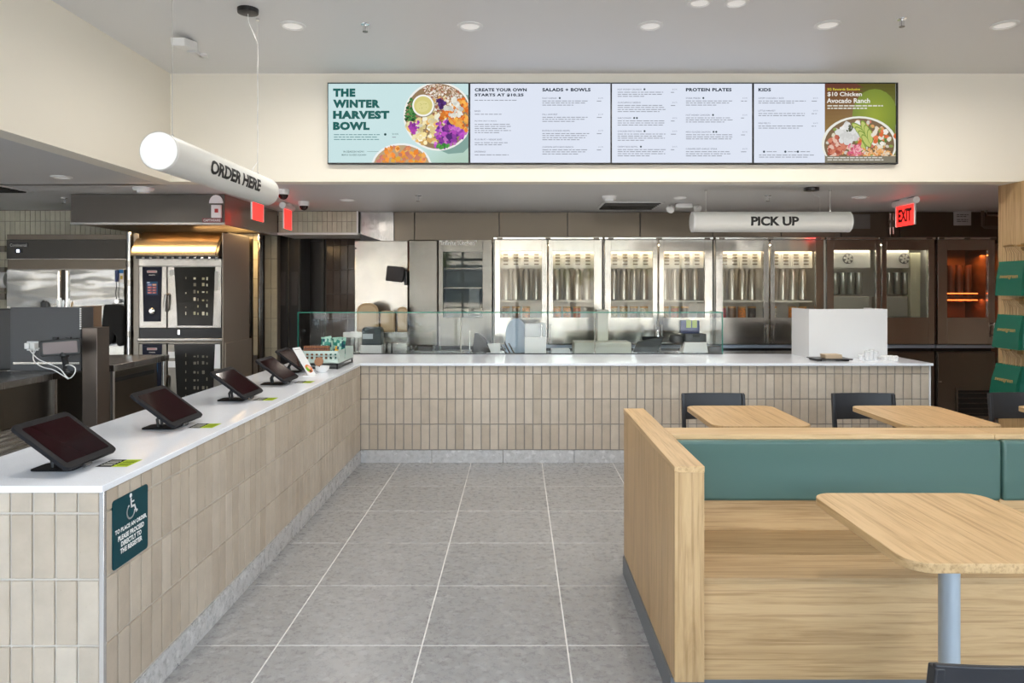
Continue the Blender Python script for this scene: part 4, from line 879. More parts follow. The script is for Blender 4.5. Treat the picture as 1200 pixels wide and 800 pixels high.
for k in range(3):
    b = MB()
    for i in range(26 if k < 2 else 16):
        if random.random() < .75: b.lathe([(.0011, 0), (.0007, .0006)], (PXs-.0006, 2.45+i*.005+(.02 if k == 2 else 0), .581-.006*k), (1, 0, 0), 6)
    b.build('braille_row', M['teal'], t)['kind'] = 'stuff'
# ================================================================ CRATE, MENU CARD, CUPS ON THE CORNER
t = thing('snack_crate', 'pale mint slotted metal crate at the counter corner holding snacks', 'crate', (-1.575, 5.95, CH))
mint = mat('mint_metal', (.56, .68, .62), .4); cx0, cx1, cy0, cy1, c0, c1 = -1.73, -1.43, 5.72, 6.24, CH+.045, CH+.145
b = MB(); b.box(cx0, cx1, cy0, cy0+.004, c0, c0+.035); b.box(cx0, cx1, cy0, cy0+.004, c1-.022, c1)
b.box(cx0, cx1, cy0, cy0+.004, c0+.055, c0+.063)
for k in range(9): x = cx0+(cx1-cx0)*k/8; b.box(x-.012, x+.012, cy0, cy0+.004, c0+.035, c1-.022) if k in (0, 8) else b.box(x-.009, x+.009, cy0, cy0+.004, c0+.035, c1-.022)
b.build('front_panel', mint, t); bx(cx0, cx1, cy1-.004, cy1, c0, c1).build('back_panel', mint, t)
for x in (cx0, cx1): bx(x-.002, x+.002, cy0, cy1, c0, c1).build('side_panel', mint, t)
bx(cx0, cx1, cy0, cy1, c0, c0+.004).build('floor_panel', mint, t)
b = MB(); b.box(cx0, cx1, cy0, cy0+.012, c0-.012, c0); b.box(cx0, cx1, cy1-.012, cy1, c0-.012, c0); b.box(cx0, cx0+.012, cy0, cy1, c0-.012, c0); b.box(cx1-.012, cx1, cy0, cy1, c0-.012, c0)
for x in (cx0, cx1-.012):
    for y in (cy0, cy1-.012): b.box(x, x+.012, y, y+.012, CH, c0)
b.box(cx0, cx1, cy0, cy0+.012, CH+.004, CH+.014); b.box(cx1-.012, cx1, cy0, cy1, CH+.004, CH+.014); b.build('wire_stand', M['black'], t)
for k in range(13):
    lb = thing('snack_bar', 'upright brown snack bar, %s in the row from the left in the mint crate' % ['first', 'second', 'third', 'fourth', 'fifth', 'sixth', 'seventh', 'eighth', 'ninth', 'tenth', 'eleventh', 'twelfth', 'thirteenth'][k], 'snack', (cx0+.018+k*.0155, 5.80, c0+.004), 0, 'snack bars in the mint crate')
    bb = MB(); x = cx0+.018+k*.0155; bb.box(x-.006, x+.006, 5.77, 5.83, c0+.004, c1+.034); bb.build('wrapper', mat('brown_wrap', (.30, .11, .045), .4), lb, bev=.003)
    bx(x-.0065, x+.0065, 5.768, 5.832, c1+.010, c1+.017).build('band', mat('dark_wrap', (.14, .05, .03), .4), lb)
bagm = mat('snack_green', (.02, .20, .15), .3); bagn = [mat('snack_green', (0, 0, 0)), mat('snack_dark', (.01, .05, .09), .3), mat('snack_mint', (.35, .58, .48), .35), mat('snack_yellow', (.8, .42, .03), .4)]
sb = [(-1.575, 5.86, 0), (-1.535, 5.92, .35), (-1.49, 5.86, -.3), (-1.565, 6.0, .6), (-1.50, 6.02, .15), (-1.46, 5.95, -.5)]
for k, (x, y, a) in enumerate(sb):
    tt = thing('snack_pouch', 'green patterned snack pouch, %s in the mint crate' % ['leftmost in front', 'centre front', 'rightmost, with yellow patch', 'rear left', 'rear centre', 'rear right'][k], 'snack', (x, y, c0+.004), a, 'snack pouches in the mint crate')
    tt.rotation_euler = (random.uniform(-.18, .18), random.uniform(-.28, .28), a)
    b = MB(); hh = .180+random.uniform(-.01, .012)
    vs_ = []; ny, nx = 7, 5
    for s in (-1, 1):
        for j in range(ny+1):
            for i in range(nx+1):
                u = i/nx*2-1; v = j/ny; th = .018*(1-u*u)*math.sin(math.pi*min(1, max(0, v)))**.6
                vs_.append((u*.038+.003*math.sin(v*9+k), s*(th+.0008), v*hh+.004*math.sin(u*5+k)*(v > .8)))
    fs_ = []
    for s in range(2):
        o_ = s*(nx+1)*(ny+1)
        for j in range(ny):
            for i in range(nx): q = o_+j*(nx+1)+i; fs_.append((q, q+1, q+nx+2, q+nx+1))
    b.add(vs_, fs_); b.mi = [random.choice([0, 0, 1, 2, 2]) for _ in fs_]
    if k == 2: b.mi[22] = b.mi[17] = 3; b.mi[18] = 3
    b.build('pouch', bagn, tt, local=True)
    MB().box(-.038, .038, -.002, .002, hh-.006, hh+.006).build('top_seal', bagn[2], tt, local=True)
t = thing('menu_card', 'white card with a small food picture leaning in an acrylic holder before the crate', 'menu card', (-1.53, 5.29, CH))
def card_pt(u, v, d): # u along +x-ish, leaning top to the left
    P0 = Vector((-1.525, 5.25, CH+.004)); ax = Vector((.80, .0, -.0)); ax = Vector((.35, .93, 0)).normalized(); upv = Vector((-.50, .0, .86)).normalized(); n_ = ax.cross(upv)
    return tuple(P0+ax*u+upv*v-n_*d*(-1) if False else P0+ax*u+upv*v+n_*d)
b = MB(); c8 = [card_pt(u, v, d) for d in (-.003, 0) for (u, v) in ((0, 0), (.085, 0), (.085, .235), (0, .235))]
b.add(c8, [(0, 1, 2, 3), (7, 6, 5, 4), (0, 4, 5, 1), (1, 5, 6, 2), (2, 6, 7, 3), (3, 7, 4, 0)]); b.build('card', M['offwhite'], t)
A = Art(); A.rect(0, 0, .085, .235, (.74, .75, .76)); A.rect(.01, .217, .07, .221, (.3, .3, .3)); A.blob(.045, .055, .036, .034, (.65, .20, .08), 14, .1); A.blob(.03, .05, .018, .02, (.2, .45, .05), 9, .2); A.blob(.055, .065, .016, .016, (.75, .45, .3), 9, .2); A.blob(.05, .035, .014, .01, (.15, .08, .04), 8, .2)
A.build('print', M['print_art'], lambda u, v, d: card_pt(u, v, .0005+d*.3), t)
MB().prism(rrect(.09, .09, .006, 3, -1.53, 5.29), CH, CH+.006, 'z').build('holder_base', M['white'], t)
t = thing('bowl', 'small white and brown round sample bowl in front of the mint crate', 'bowl', (-1.50, 5.52, CH))
MB().lathe([(.03, 0), (.048, .02), (.055, .045), (.051, .045), (.044, .02), (.001, .012)], (-1.50, 5.52, CH), (0, 0, 1), 24, cap=False).build('bowl_body', M['white'], t)
MB().lathe([(.034, 0), (.036, .006), (.034, .012)], (-1.535, 5.56, CH+.075), (-.1, -1, .35), 20).build('brown_disc', mat('brown_disc', (.34, .17, .09), .5), t)
MB().cyl((-1.535, 5.56, CH), (-1.535, 5.56, CH+.05), .006, 8).build('disc_stalk', M['black'], t)
# ================================================================ ITEMS ON THE PREP COUNTER BEHIND THE GLASS
pc = thing('prep_counter', 'low steel prep counter behind the glass screen', 'counter', (0, 7.4, 0))
PZ = .835
bx(-1.78, 3.3, 7.10, 7.72, PZ-.03, PZ).build('top', M['steel'], pc, bev=.002)
bx(-1.76, 3.28, 7.14, 7.70, .08, PZ-.03).build('body', M['darksteel'], pc)
def onprep(name, label, cat, px0, px1, pz, Yf=7.25, dep=.15, m=None, bev=.006, part='body', grp=None):
    x0, x1 = X(px0, Yf), X(px1, Yf); t = thing(name, label, cat, ((x0+x1)/2, Yf+dep/2, PZ), 0, grp)
    bx(x0, x1, Yf, Yf+dep, PZ, Z(pz, Yf)).build(part, m or M['white'], t, bev=bev); return t, x0, x1
t = thing('label_printer', 'dark rounded label printer with a pale label on a white base, left behind the glass', 'printer', (X(435, 7.25), 7.33, PZ))
MB().box(X(422.5, 7.25), X(447.5, 7.25), 7.24, 7.42, PZ, Z(404.5, 7.25)).build('base', M['offwhite'], t, bev=.004)
x0, x1 = X(424, 7.25), X(446.5, 7.25)
MB().prism([(x0, Z(404.5, 7.25)), (x1, Z(404.5, 7.25)), (x1, Z(386, 7.25)), (x1-.02, Z(383.5, 7.25)), (x0+.02, Z(383.5, 7.25)), (x0, Z(386, 7.25))], 7.25, 7.40, 'y').build('body', mat('slate_plastic', (.04, .055, .065), .4), t, bev=.006)
bx(X(425, 7.25), X(437, 7.25), 7.246, 7.252, Z(397, 7.25), Z(391, 7.25)).build('label', mat('label_blue', (.5, .55, .6), .5), t)
t = thing('steel_rail_shelf', 'steel rail shelf with uprights behind the glass at left', 'shelf', (-1.4, 7.6, PZ))
MB().box(X(403, 7.6), X(478, 7.6), 7.55, 7.72, Z(395, 7.6), Z(388.5, 7.6)).build('shelf_board', M['steel'], t, bev=.002)
for px in (411, 416): bx(X(px, 7.55), X(px+3, 7.55), 7.56, 7.60, PZ, Z(388, 7.55)).build('upright', M['steel'], t, bev=.002)
bx(X(449, 7.6), X(478, 7.6), 7.68, 7.70, Z(403, 7.6), Z(396, 7.6)).build('back_rail', M['steel'], t)
for k, (a, c) in enumerate(((449, 452), (454, 458.5), (460, 477))):
    onprep('steel_bin', ['narrow upright steel bin right of the label printer', 'slim steel bin between two others behind the glass', 'wide steel bin at the foot of the steel column'][k], 'bin', a, c, 402, 7.3, .2, M['steel'], .004)
for k, (a, c, top, rnd) in enumerate(((418.5, 444, 355, 1), (446, 463, 364, 0), (466, 477.5, 359.5, 1))):  # tan chair reflections in the steel, added as solid shapes
    x0, x1 = X(a, 7.66), X(c, 7.66); zt_ = Z(top, 7.66); z_ = Z(388.5, 7.66); w_ = x1-x0; t = thing('tray', ['tall tan rounded tray standing on the rail shelf', 'squat tan tray in the middle of the rail shelf', 'tan rounded tray beside the steel column'][k], 'tray', ((x0+x1)/2, 7.66, z_), 0, 'tan trays on the rail shelf')  # not trays: solid stand-ins for the chair reflections
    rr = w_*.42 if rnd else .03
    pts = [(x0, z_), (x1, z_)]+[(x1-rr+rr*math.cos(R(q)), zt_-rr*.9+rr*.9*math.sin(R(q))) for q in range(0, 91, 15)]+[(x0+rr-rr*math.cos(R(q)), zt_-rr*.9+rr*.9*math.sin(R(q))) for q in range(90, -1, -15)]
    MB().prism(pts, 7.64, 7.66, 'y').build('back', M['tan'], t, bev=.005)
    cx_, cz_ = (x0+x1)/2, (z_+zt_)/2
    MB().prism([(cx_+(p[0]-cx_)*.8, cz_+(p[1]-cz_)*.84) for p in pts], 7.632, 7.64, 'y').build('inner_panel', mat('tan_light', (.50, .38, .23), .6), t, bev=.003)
t = thing('slicer', 'dark curved machine guard behind the glass beside the narrow-window door', 'machine', (X(562, 7.25), 7.3, PZ))
MB().prism([(X(u, 7.25), Z(v, 7.25)) for u, v in ((553, 413), (575, 413), (572, 405), (567, 396), (561, 391), (556, 390.5))], 7.25, 7.36, 'y').build('guard', M['case'], t, bev=.005)
MB().cyl((X(550.5, 7.24), 7.24, PZ), (X(550.5, 7.24), 7.24, Z(387, 7.24)), .006, 10).build('rod', M['chrome'], t)
onprep('carton', 'small white carton beside the dark machine guard', 'box', 570, 586, 403, 7.28, .12, M['white'])
for k, (px, ln) in enumerate(((590, .10), (594, .13), (599, .12))):
    t = thing('utensil', ['short dark utensil leaning left behind the glass', 'longest dark utensil leaning in the middle behind the glass', 'dark utensil leaning right behind the glass'][k], 'utensil', (X(px, 7.2), 7.2, PZ), 0, 'dark utensils behind the glass')
    MB().tube([(X(px, 7.2)+.04, 7.2, PZ+.002), (X(px, 7.2), 7.2, PZ+ln*.6), (X(px, 7.2)-.025, 7.2, PZ+ln)], .008, 8).build('handle', M['black'], t)
    MB().tube([(X(px, 7.2)+.035, 7.2, PZ+.002), (X(px, 7.2)+.07, 7.2, PZ+.004)], .012, 8).build('tip', M['chrome'], t)
t = thing('bread_board', 'pale blue rounded board standing behind the glass below the first cabinet', 'board', (X(605, 7.5), 7.5, PZ))  # blue reflection of a chair, added as a solid shape
pts = [(X(592.5+25*q/1, 7.5), PZ) for q in (0, 1)]; r_ = X(617.5, 7.5)-X(592.5, 7.5)
pts += [(X(605, 7.5)+r_/2*math.cos(R(q)), Z(391, 7.5)+(Z(373, 7.5)-Z(391, 7.5))*math.sin(R(q))) for q in range(0, 181, 15)]
MB().prism(pts, 7.48, 7.51, 'y').build('board', mat('pale_blue_plastic', (.34, .44, .56), .4), t, bev=.004)  # not a board: solid stand-in for the blue chair reflection
t, x0, x1 = onprep('napkin_dispenser', 'white napkin dispenser behind the glass in front of the first cabinet', 'dispenser', 615, 640, 395, 7.26, .14, M['white'])
MB().box(x0, x1, 7.3, 7.36, Z(395, 7.26), Z(379, 7.26)).build('rear_part', mat('pale_grey_plastic', (.6, .62, .64), .4), t, bev=.006)
MB().cyl((X(635, 7.25), 7.28, Z(395, 7.26)), (X(635, 7.25), 7.28, Z(380, 7.26)), .012, 12).build('pump', M['chrome'], t)
onprep('bin', 'low beige bin behind the glass below the second cabinet', 'bin', 673, 740, 401, 7.2, .3, mat('beige_plastic', (.50, .51, .44), .45), .008)
t, x0, x1 = onprep('towel_dispenser', 'tall beige towel dispenser standing behind the glass at the cabinet joint', 'dispenser', 700, 713, 363.5, 7.4, .15, mat('beige_plastic', (.50, .51, .44), .45), .01)
MB().box(x0-.004, x1+.004, 7.39, 7.56, Z(367, 7.4), Z(363, 7.4)).build('lid', mat('beige_plastic', (0, 0, 0)), t, bev=.004)
onprep('lidded_box', 'flat grey lidded box behind the glass left of the beige bin', 'box', 646, 668, 409, 7.2, .15, mat('pale_grey_plastic', (0, 0, 0)), .006)
t = thing('sanitiser_bottle', 'chrome pump bottle standing behind the black register tablet', 'bottle', (X(771, 7.5), 7.5, PZ))
MB().lathe([(.032, 0), (.032, .12), (.030, .2), (.018, .235)], (X(771, 7.5), 7.5, PZ), (0, 0, 1), 18).build('bottle', M['chrome'], t)
MB().cyl((X(771, 7.5), 7.5, PZ+.23), (X(771, 7.5), 7.5, PZ+.27), .010, 10).build('cap', M['steel'], t)
t = thing('register_tablet', 'black register tablet on a stand behind the glass, right of the beige bin', 'tablet', (X(758, 7.25), 7.3, PZ))
b = MB(); b.prism([(X(u, 7.22), Z(v, 7.22)) for u, v in ((741, 412), (770, 412.5), (777.5, 394.5), (747, 400))], 7.20, 7.225, 'y'); b.build('screen_back', M['black'], t, bev=.004)
b = MB(); b.prism([(X(u, 7.3), Z(v, 7.3)) for u, v in ((752, 402), (773, 402), (777, 394), (752, 394))], 7.27, 7.29, 'y'); b.build('second_screen', M['case'], t, bev=.003)
MB().box(X(750, 7.25), X(780, 7.25), 7.22, 7.36, PZ, PZ+.012).build('base', M['black'], t, bev=.003)
t = thing('card_reader', 'round grey card reader on a stalk beside the receipt printer', 'card reader', (X(796, 7.3), 7.3, PZ))
MB().lathe([(.05, 0), (.072, .02), (.078, .05), (.07, .085), (.04, .10)], (X(792, 7.3), 7.3, Z(403, 7.3)), (.15, 0, 1), 22).build('reader', M['darkgrey'], t)
MB().cyl((X(800, 7.3), 7.3, PZ), (X(800, 7.3), 7.3, Z(402, 7.3)), .014, 10).build('stalk', M['steel'], t)
MB().lathe([(.06, 0), (.06, .008)], (X(790, 7.3), 7.28, PZ), (0, 0, 1), 20).build('base', M['steel'], t)
t = thing('receipt_printer', 'receipt printer with white front and dark top behind the glass end', 'printer', (X(814, 7.25), 7.3, PZ))
MB().prism([(X(u, 7.2), Z(v, 7.2)) for u, v in ((800, 413), (830, 413), (828, 401), (803, 401))], 7.2, 7.36, 'y').build('front', M['white'], t, bev=.006)
MB().box(X(803, 7.22), X(828, 7.22), 7.22, 7.38, Z(401, 7.22), Z(391, 7.22)).build('top', M['darkgrey'], t, bev=.008)
MB().box(X(812, 7.21), X(820, 7.21), 7.212, 7.222, Z(395, 7.21), Z(392, 7.21)).build('paper_slot', M['black'], t)
t = thing('wipes_box', 'small blue box with green labels standing on the receipt printer', 'box', (X(809, 7.3), 7.3, Z(391, 7.22)))
MB().box(X(798, 7.26), X(820, 7.26), 7.27, 7.35, Z(391, 7.22), Z(375.5, 7.26)).build('box', mat('navy_card', (.02, .035, .12), .4), t, bev=.004)
for px in (804.5, 811.5): bx(X(px, 7.26), X(px+5.5, 7.26), 7.266, 7.271, Z(384, 7.26), Z(375, 7.26)).build('green_label', mat('lime_label', (.30, .38, .08), .5), t)
onprep('keypad', 'small black keypad at the right end behind the glass', 'keypad', 830.5, 845, 405.5, 7.22, .08, M['black'])
# ================================================================ ON THE WORKTOP AT RIGHT
t = thing('white_screen_box', 'large plain white box standing on the right end of the worktop', 'box', (3.03, 6.86, CH))
wx0, wx1, wz = X(948, 6.62), X(1040, 6.62), Z(362, 6.62)
b = MB(); b.box(wx0, wx1, 6.62, 6.64, CH, wz); b.build('front_panel', M['offwhite'], t, bev=.001)
bx(wx0, wx0+.02, 6.64, 7.04, CH, wz).build('side_panel', M['offwhite'], t, bev=.001); bx(wx1-.02, wx1, 6.64, 7.04, CH, wz).build('side_panel', M['offwhite'], t, bev=.001)
bx(wx0+.02, wx1-.02, 6.64, 7.02, CH+.22, CH+.235).build('inner_shelf', M['offwhite'], t)
t = thing('tray', 'black slate tray on the worktop in front of the white box', 'tray', (X(976, 6.42), 6.42, CH))
MB().box(X(955, 6.35), X(998, 6.35), 6.32, 6.54, CH+.012, CH+.022).build('tray_plate', M['black'], t, bev=.004)
for x in (X(960, 6.35), X(992, 6.35)): MB().box(x-.02, x+.02, 6.34, 6.52, CH, CH+.012).build('tray_foot', M['black'], t)
t = thing('napkin_stack', 'stack of brown paper napkins lying on the black tray', 'napkins', (X(974, 6.42), 6.42, CH+.022))
for k in range(7): 
    b = MB(); b.T = Matrix.Translation((X(974, 6.42)+random.uniform(-.004, .004), 6.42, CH+.022+k*.005)) @ Matrix.Rotation(random.uniform(-.05, .05), 4, 'Z'); b.box(-.073, .073, -.06, .06, 0, .0046); b.build('napkin', mat('napkin_tan', (.60, .48, .34), .8), t, bev=.001)
cupm = mat('clear_plastic', (.85, .88, .9), .2); B(cupm).inputs['Alpha'].default_value = .35
for k, px in enumerate((1009, 1016, 1021, 1026)):
    hh = (.05, .085, .095, .08)[k]; t = thing('clear_cup', ['short stack of clear cups nearest the black tray', 'second clear cup stack from the tray', 'tallest clear cup stack in the middle', 'clear cup stack next to the white lids'][k], 'cup', (X(px, 6.42), 6.42, CH), 0, 'clear cups by the white box')
    MB().lathe([(.018, 0), (.024, hh), (.026, hh), (.026, hh+.003)], (X(px, 6.42), 6.42, CH), (0, 0, 1), 18, cap=False).build('cup_wall', cupm, t)
    MB().lathe([(.0255, hh-.002), (.0275, hh), (.0255, hh+.003)], (X(px, 6.42), 6.42, CH), (0, 0, 1), 18, cap=False).build('cup_rim', M['white'], t)
for k in range(9):
    x, y = X(1036+(k % 5)*3.2, 6.42), 6.40+.04*(k//5)
    t = thing('sauce_cup', ['white sauce lid %s in the front row beside the clear cups' % q for q in ('first from left', 'second from left', 'in the middle', 'second from right', 'at the right end')][k] if k < 5 else ['white sauce lid %s in the rear row beside the clear cups' % q for q in ('first from left', 'second from left', 'second from right', 'at the right end')][k-5], 'lid', (x, y, CH), 0, 'white sauce lids by the white box')
    MB().lathe([(.014, 0), (.018, .03), (.020, .034), (.012, .044)], (x, y, CH), (0, 0, 1), 14).build('cup_body', M['white'], t)
# ================================================================ KITCHEN AT LEFT
# exhaust hood
t = thing('exhaust_hood', 'large dark steel exhaust hood under the kitchen ceiling, red reflections on its side', 'hood', (-3.4, 7.2, 2.09))
hx0, hx1, hy0, hy1, hz = -4.06, -2.665, 6.54, 7.98, 2.09
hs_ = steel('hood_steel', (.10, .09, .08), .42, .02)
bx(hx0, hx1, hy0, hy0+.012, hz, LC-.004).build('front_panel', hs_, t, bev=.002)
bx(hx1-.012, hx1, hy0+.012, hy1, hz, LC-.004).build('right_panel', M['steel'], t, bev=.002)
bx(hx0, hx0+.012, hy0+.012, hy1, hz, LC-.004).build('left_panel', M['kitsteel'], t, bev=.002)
b = MB(); b.add([(hx0+.012, hy0+.012, hz+.0), (hx1-.012, hy0+.012, hz+.0), (hx1-.10, hy0+.15, hz+.02), (hx0+.10, hy0+.15, hz+.02), (hx0+.012, hy1, hz+.0), (hx1-.012, hy1, hz+.0), (hx0+.1, hy1-.1, hz+.02), (hx1-.1, hy1-.1, hz+.02)], [(0, 1, 2, 3), (1, 5, 7, 2), (5, 4, 6, 7), (4, 0, 3, 6), (3, 2, 7, 6)])
b.build('canopy_lining', steel('warm_lining', (.66, .55, .42), .3, .08, 4), t)  # gold glow of the warm lamps is put into the steel colour
bx(hx0-.003, hx1+.003, hy0-.006, hy0, hz-.012, hz+.012).build('bottom_lip', M['steel'], t, bev=.003)
bx(hx1, hx1+.006, hy0, hy1, hz-.012, hz+.012).build('side_lip', M['steel'], t, bev=.003)
area('hood_lamp', (-3.35, 6.66, 2.085), (R(25), 0, 0), .9, .10, 1.7, (1, .66, .30)); area('hood_lamp', (-3.0, 7.7, 2.08), (0, 0, 0), .9, .10, 4, (1, .66, .30))
t = thing('hood_switch', 'white switch box with red button on the hood corner', 'switch', (X(253, 6.5), 6.53, Z(247, 6.5)))
MB().box(X(247.5, 6.52), X(259, 6.52), 6.515, 6.54, Z(255, 6.52), Z(240, 6.52)).build('plate', M['offwhite'], t, bev=.003)
MB().box(X(251.5, 6.51), X(255.5, 6.51), 6.506, 6.516, Z(249, 6.51), Z(244.5, 6.51)).build('red_button', mat('red_button', (.4, .01, .01), .4), t, bev=.002)
MB().prism([(X(253, 6.53)+.062*math.cos(R(q)), Z(238, 6.53)+.075*math.sin(R(q))) for q in range(0, 181, 12)], 6.53, 6.54, 'y').build('round_plate', M['offwhite'], t)
t = thing('hood_badge', 'red maker badge with white letters on the hood lower corner', 'badge', (X(249, 6.5), 6.53, Z(259, 6.5)))
MB().box(X(237, 6.53), X(260, 6.53), 6.53, 6.541, Z(260.5, 6.53), Z(255.5, 6.53)).build('plate', mat('dark_red', (.18, .01, .02), .4), t)
lettering('lettering', 'CAPTIVEAIRE', .155, .022, lambda u, v: (X(248.5, 6.53)+u, 6.5285, Z(259.5, 6.53)+v), M['white'], t, bold=.02)
# two-door refrigerator
RY = 7.15; rx0, rx1 = X(8, RY), X(149, RY)
t = thing('refrigerator', 'two-door stainless reach-in refrigerator with dark top band at far left', 'refrigerator', ((rx0+rx1)/2, 7.5, 0))
zt_, zh1, zh0, zd = Z(274.5, RY), Z(281, RY), Z(303, RY), Z(315, RY)
bx(rx0, rx1, RY+.03, 7.86, .12, zt_).build('body', M['kitsteel'], t, bev=.004)
bx(rx0, rx1, RY-.0, RY+.03, zh1+.004, zt_).build('top_rim', M['panelsteel'], t, bev=.002)
bx(rx0+.005, rx1-.005, RY-.012, RY+.03, zh0, zh1).build('control_band', mat('band_dark', (.05, .046, .04), .4, .4), t, bev=.003)
bx(rx0, rx1, RY+.01, RY+.03, zd, zh0-.006).build('lower_band', M['panelsteel'], t)
rm = (X(74.5, RY)+X(78, RY))/2
for a, c, hd in ((rx0+.02, rm-.018, 1), (rm+.018, rx1-.01, 0)):
    d_ = bx(a, c, RY-.035, RY+.028, .15, zd-.006).build('door', M['wavysteel'], t, bev=.006)
    q = c-.01 if hd else a+.035
    MB().box(q-.016, q+.010, RY-.052, RY-.035, .8, zd-.02).build('handle_strip', M['chrome'], d_, bev=.004)
bx(X(12, RY), X(34, RY), RY-.018, RY-.012, Z(289.5, RY), Z(284, RY)).build('name_plate', M['black'], t)
lettering('lettering', 'Continental', .165, .030, lambda u, v: (X(23, RY)+u, RY-.019, Z(289, RY)+v), mat('silver', (.45, .45, .42), .3, .8), t, bold=.01)
bx(X(18, RY), X(28, RY), RY-.018, RY-.012, Z(296.5, RY), Z(291.5, RY)).build('thermometer_plate', M['black'], t)
bx(X(21, RY), X(24, RY), RY-.020, RY-.018, Z(295.5, RY), Z(292.5, RY)).build('lit_display', mat('display_blue', (.3, .4, 1), .4, emit=(.6, .7, 1), es=3), t)
for q in (rx0+.08, rx1-.08): MB().cyl((q, RY+.1, 0), (q, RY+.1, .12), .025, 12).build('foot', M['chrome'], t)
t = thing('thermometer', 'blue handheld thermometer hanging on the refrigerator door with a curly lead', 'thermometer', (X(136, 7.08), 7.10, Z(330, 7.08)))
MB().box(X(134.5, 7.08), X(138, 7.08), 7.075, 7.11, Z(330, 7.08), Z(316.5, 7.08)).build('body', mat('navy_plastic', (.02, .04, .15), .4), t, bev=.006)
MB().tube([(X(135.5, 7.08)+.004*math.sin(k), 7.09, Z(330, 7.08)-(Z(330, 7.08)-Z(352, 7.08))*k/8) for k in range(9)]+[(X(137, 7.08), 7.08, Z(354, 7.08))], .004, 6).build('lead', M['case'], t)
MB().lathe([(.02, 0), (.02, .02)], (X(136.5, 7.07), 7.09, Z(353, 7.08)), (0, -1, 0), 14).build('probe_clip', M['chrome'], t)
t = thing('sticker_sheet', 'blue and white sticker on the refrigerator door beside the thermometer', 'sticker', (X(142, 7.11), 7.113, Z(331, 7.11)))
bx(X(139.5, 7.11), X(144.5, 7.11), 7.108, 7.116, Z(331, 7.11), Z(316, 7.11)).build('sheet', M['white'], t)
bx(X(139.5, 7.105), X(144.5, 7.105), 7.105, 7.108, Z(320, 7.105), Z(316, 7.105)).build('blue_header', mat('blue_print', (.02, .18, .5), .5), t)
bx(X(141, 7.105), X(143.5, 7.105), 7.105, 7.108, Z(327, 7.105), Z(323, 7.105)).build('yellow_mark', mat('yellow_print', (.6, .45, .05), .5), t)
# oven mitt
t = thing('oven_mitt', 'long black oven mitt hanging on the refrigerator door', 'oven mitt', (X(131, 7.0), 7.08, Z(357, 7.0)))
pts = [(122, 358), (124, 356.5), (143, 357), (146, 360), (145.5, 380), (146, 400), (144, 405), (139, 406), (136.5, 401), (137, 394), (133, 390), (131.5, 398), (128, 404.5), (121, 404), (118, 398), (120, 380)]
b = MB(); b.prism([(X(u, 7.05), Z(v, 7.05)) for u, v in pts], 7.03, 7.085, 'y'); b.build('mitt', mat('black_cloth', (.012, .012, .012), .9), t, bev=.016)
# corner post between refrigerator and ovens
t = thing('steel_post', 'bright upright steel pipe between the refrigerator and the ovens', 'pipe', (X(152, 6.95), 6.95, 0))
MB().cyl((X(152, 6.95), 6.95, 0), (X(152, 6.95), 6.95, Z(272, 6.95)), .028, 20).build('pipe', M['chrome'], t)
for zz in (Z(313, 6.95), Z(335, 6.95), Z(395, 6.95)): MB().cyl((X(152, 6.95), 6.95, zz), (X(152, 6.95), 6.95, zz+.06), .034, 18).build('collar', M['steel'], t)
# wall rail with paper roll at the photo's left edge
t = thing('paper_towel_dispenser', 'white paper towel roll on the tiled wall at the left photo edge', 'paper towel', (-5.45, 7.75, Z(336, 7.75)))
MB().cyl((-5.75, 7.75, Z(328, 7.75)), (X(10, 7.75), 7.75, Z(328, 7.75)), .085, 24).build('roll', M['white'], t)
for py in (292, 317, 339, 348): bx(-5.75, X(7, 7.8), 7.78, 7.89, Z(py+3, 7.8), Z(py-4, 7.8)).build('bracket', M['darksteel'], t)
# oven stack
OY = 6.85; ox0, ox1 = X(163, OY), X(260, OY)
es = thing('oven_enclosure', 'tall dark steel side panel and frame around the two stacked ovens', 'steel panel', (-2.83, 7.2, 0))
bx(X(261, OY), X(261, OY)+.012, OY-.02, 7.5, 0, Z(273, OY)).build('side_panel', M['sidesteel'], es, bev=.003)
bx(X(261, OY)-.0, X(261, OY)+.02, 6.87, 7.55, 0, Z(402, OY)).build('lower_side_panel', M['sidesteel'], es, bev=.003)
bx(X(155, OY), X(161.5, OY), OY+.02, OY+.08, 0, Z(273, OY)).build('left_jamb', M['darksteel'], es, bev=.003)
bx(X(155, OY), X(261, OY), 7.62, 7.64, 0, Z(273, OY)).build('back_panel', M['darksteel'], es)
t = thing('oven_vent_hood', 'curved golden-lit steel vent hood on top of the upper oven', 'oven hood', ((ox0+ox1)/2, 7.1, Z(301, OY)))
prof = [(OY-.10+.0, Z(300, OY)), (OY-.09, Z(296, OY)), (OY-.03, Z(284, OY)), (OY+.06, Z(274, OY)), (OY+.16, Z(270, OY)), (7.55, Z(270, OY)), (7.55, Z(300, OY))]
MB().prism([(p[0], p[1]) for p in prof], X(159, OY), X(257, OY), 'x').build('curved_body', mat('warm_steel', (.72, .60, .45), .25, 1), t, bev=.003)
MB().prism([(p[0]+.005, p[1]-.004) for p in prof], X(257, OY), X(260, OY), 'x').build('side_cap', M['darksteel'], t)
MB().box(X(163, OY), X(259, OY), OY-.06, OY+.3, Z(303.5, OY), Z(300, OY)).build('filter_strip', M['black'], t)
for k in range(11): MB().cyl((X(168+8.6*k, OY-.06), OY-.075, Z(302, OY-.06)), (X(171+8.6*k, OY-.06), OY-.075, Z(302, OY-.06)), .012, 10).build('vent_knob', M['chrome'], t)
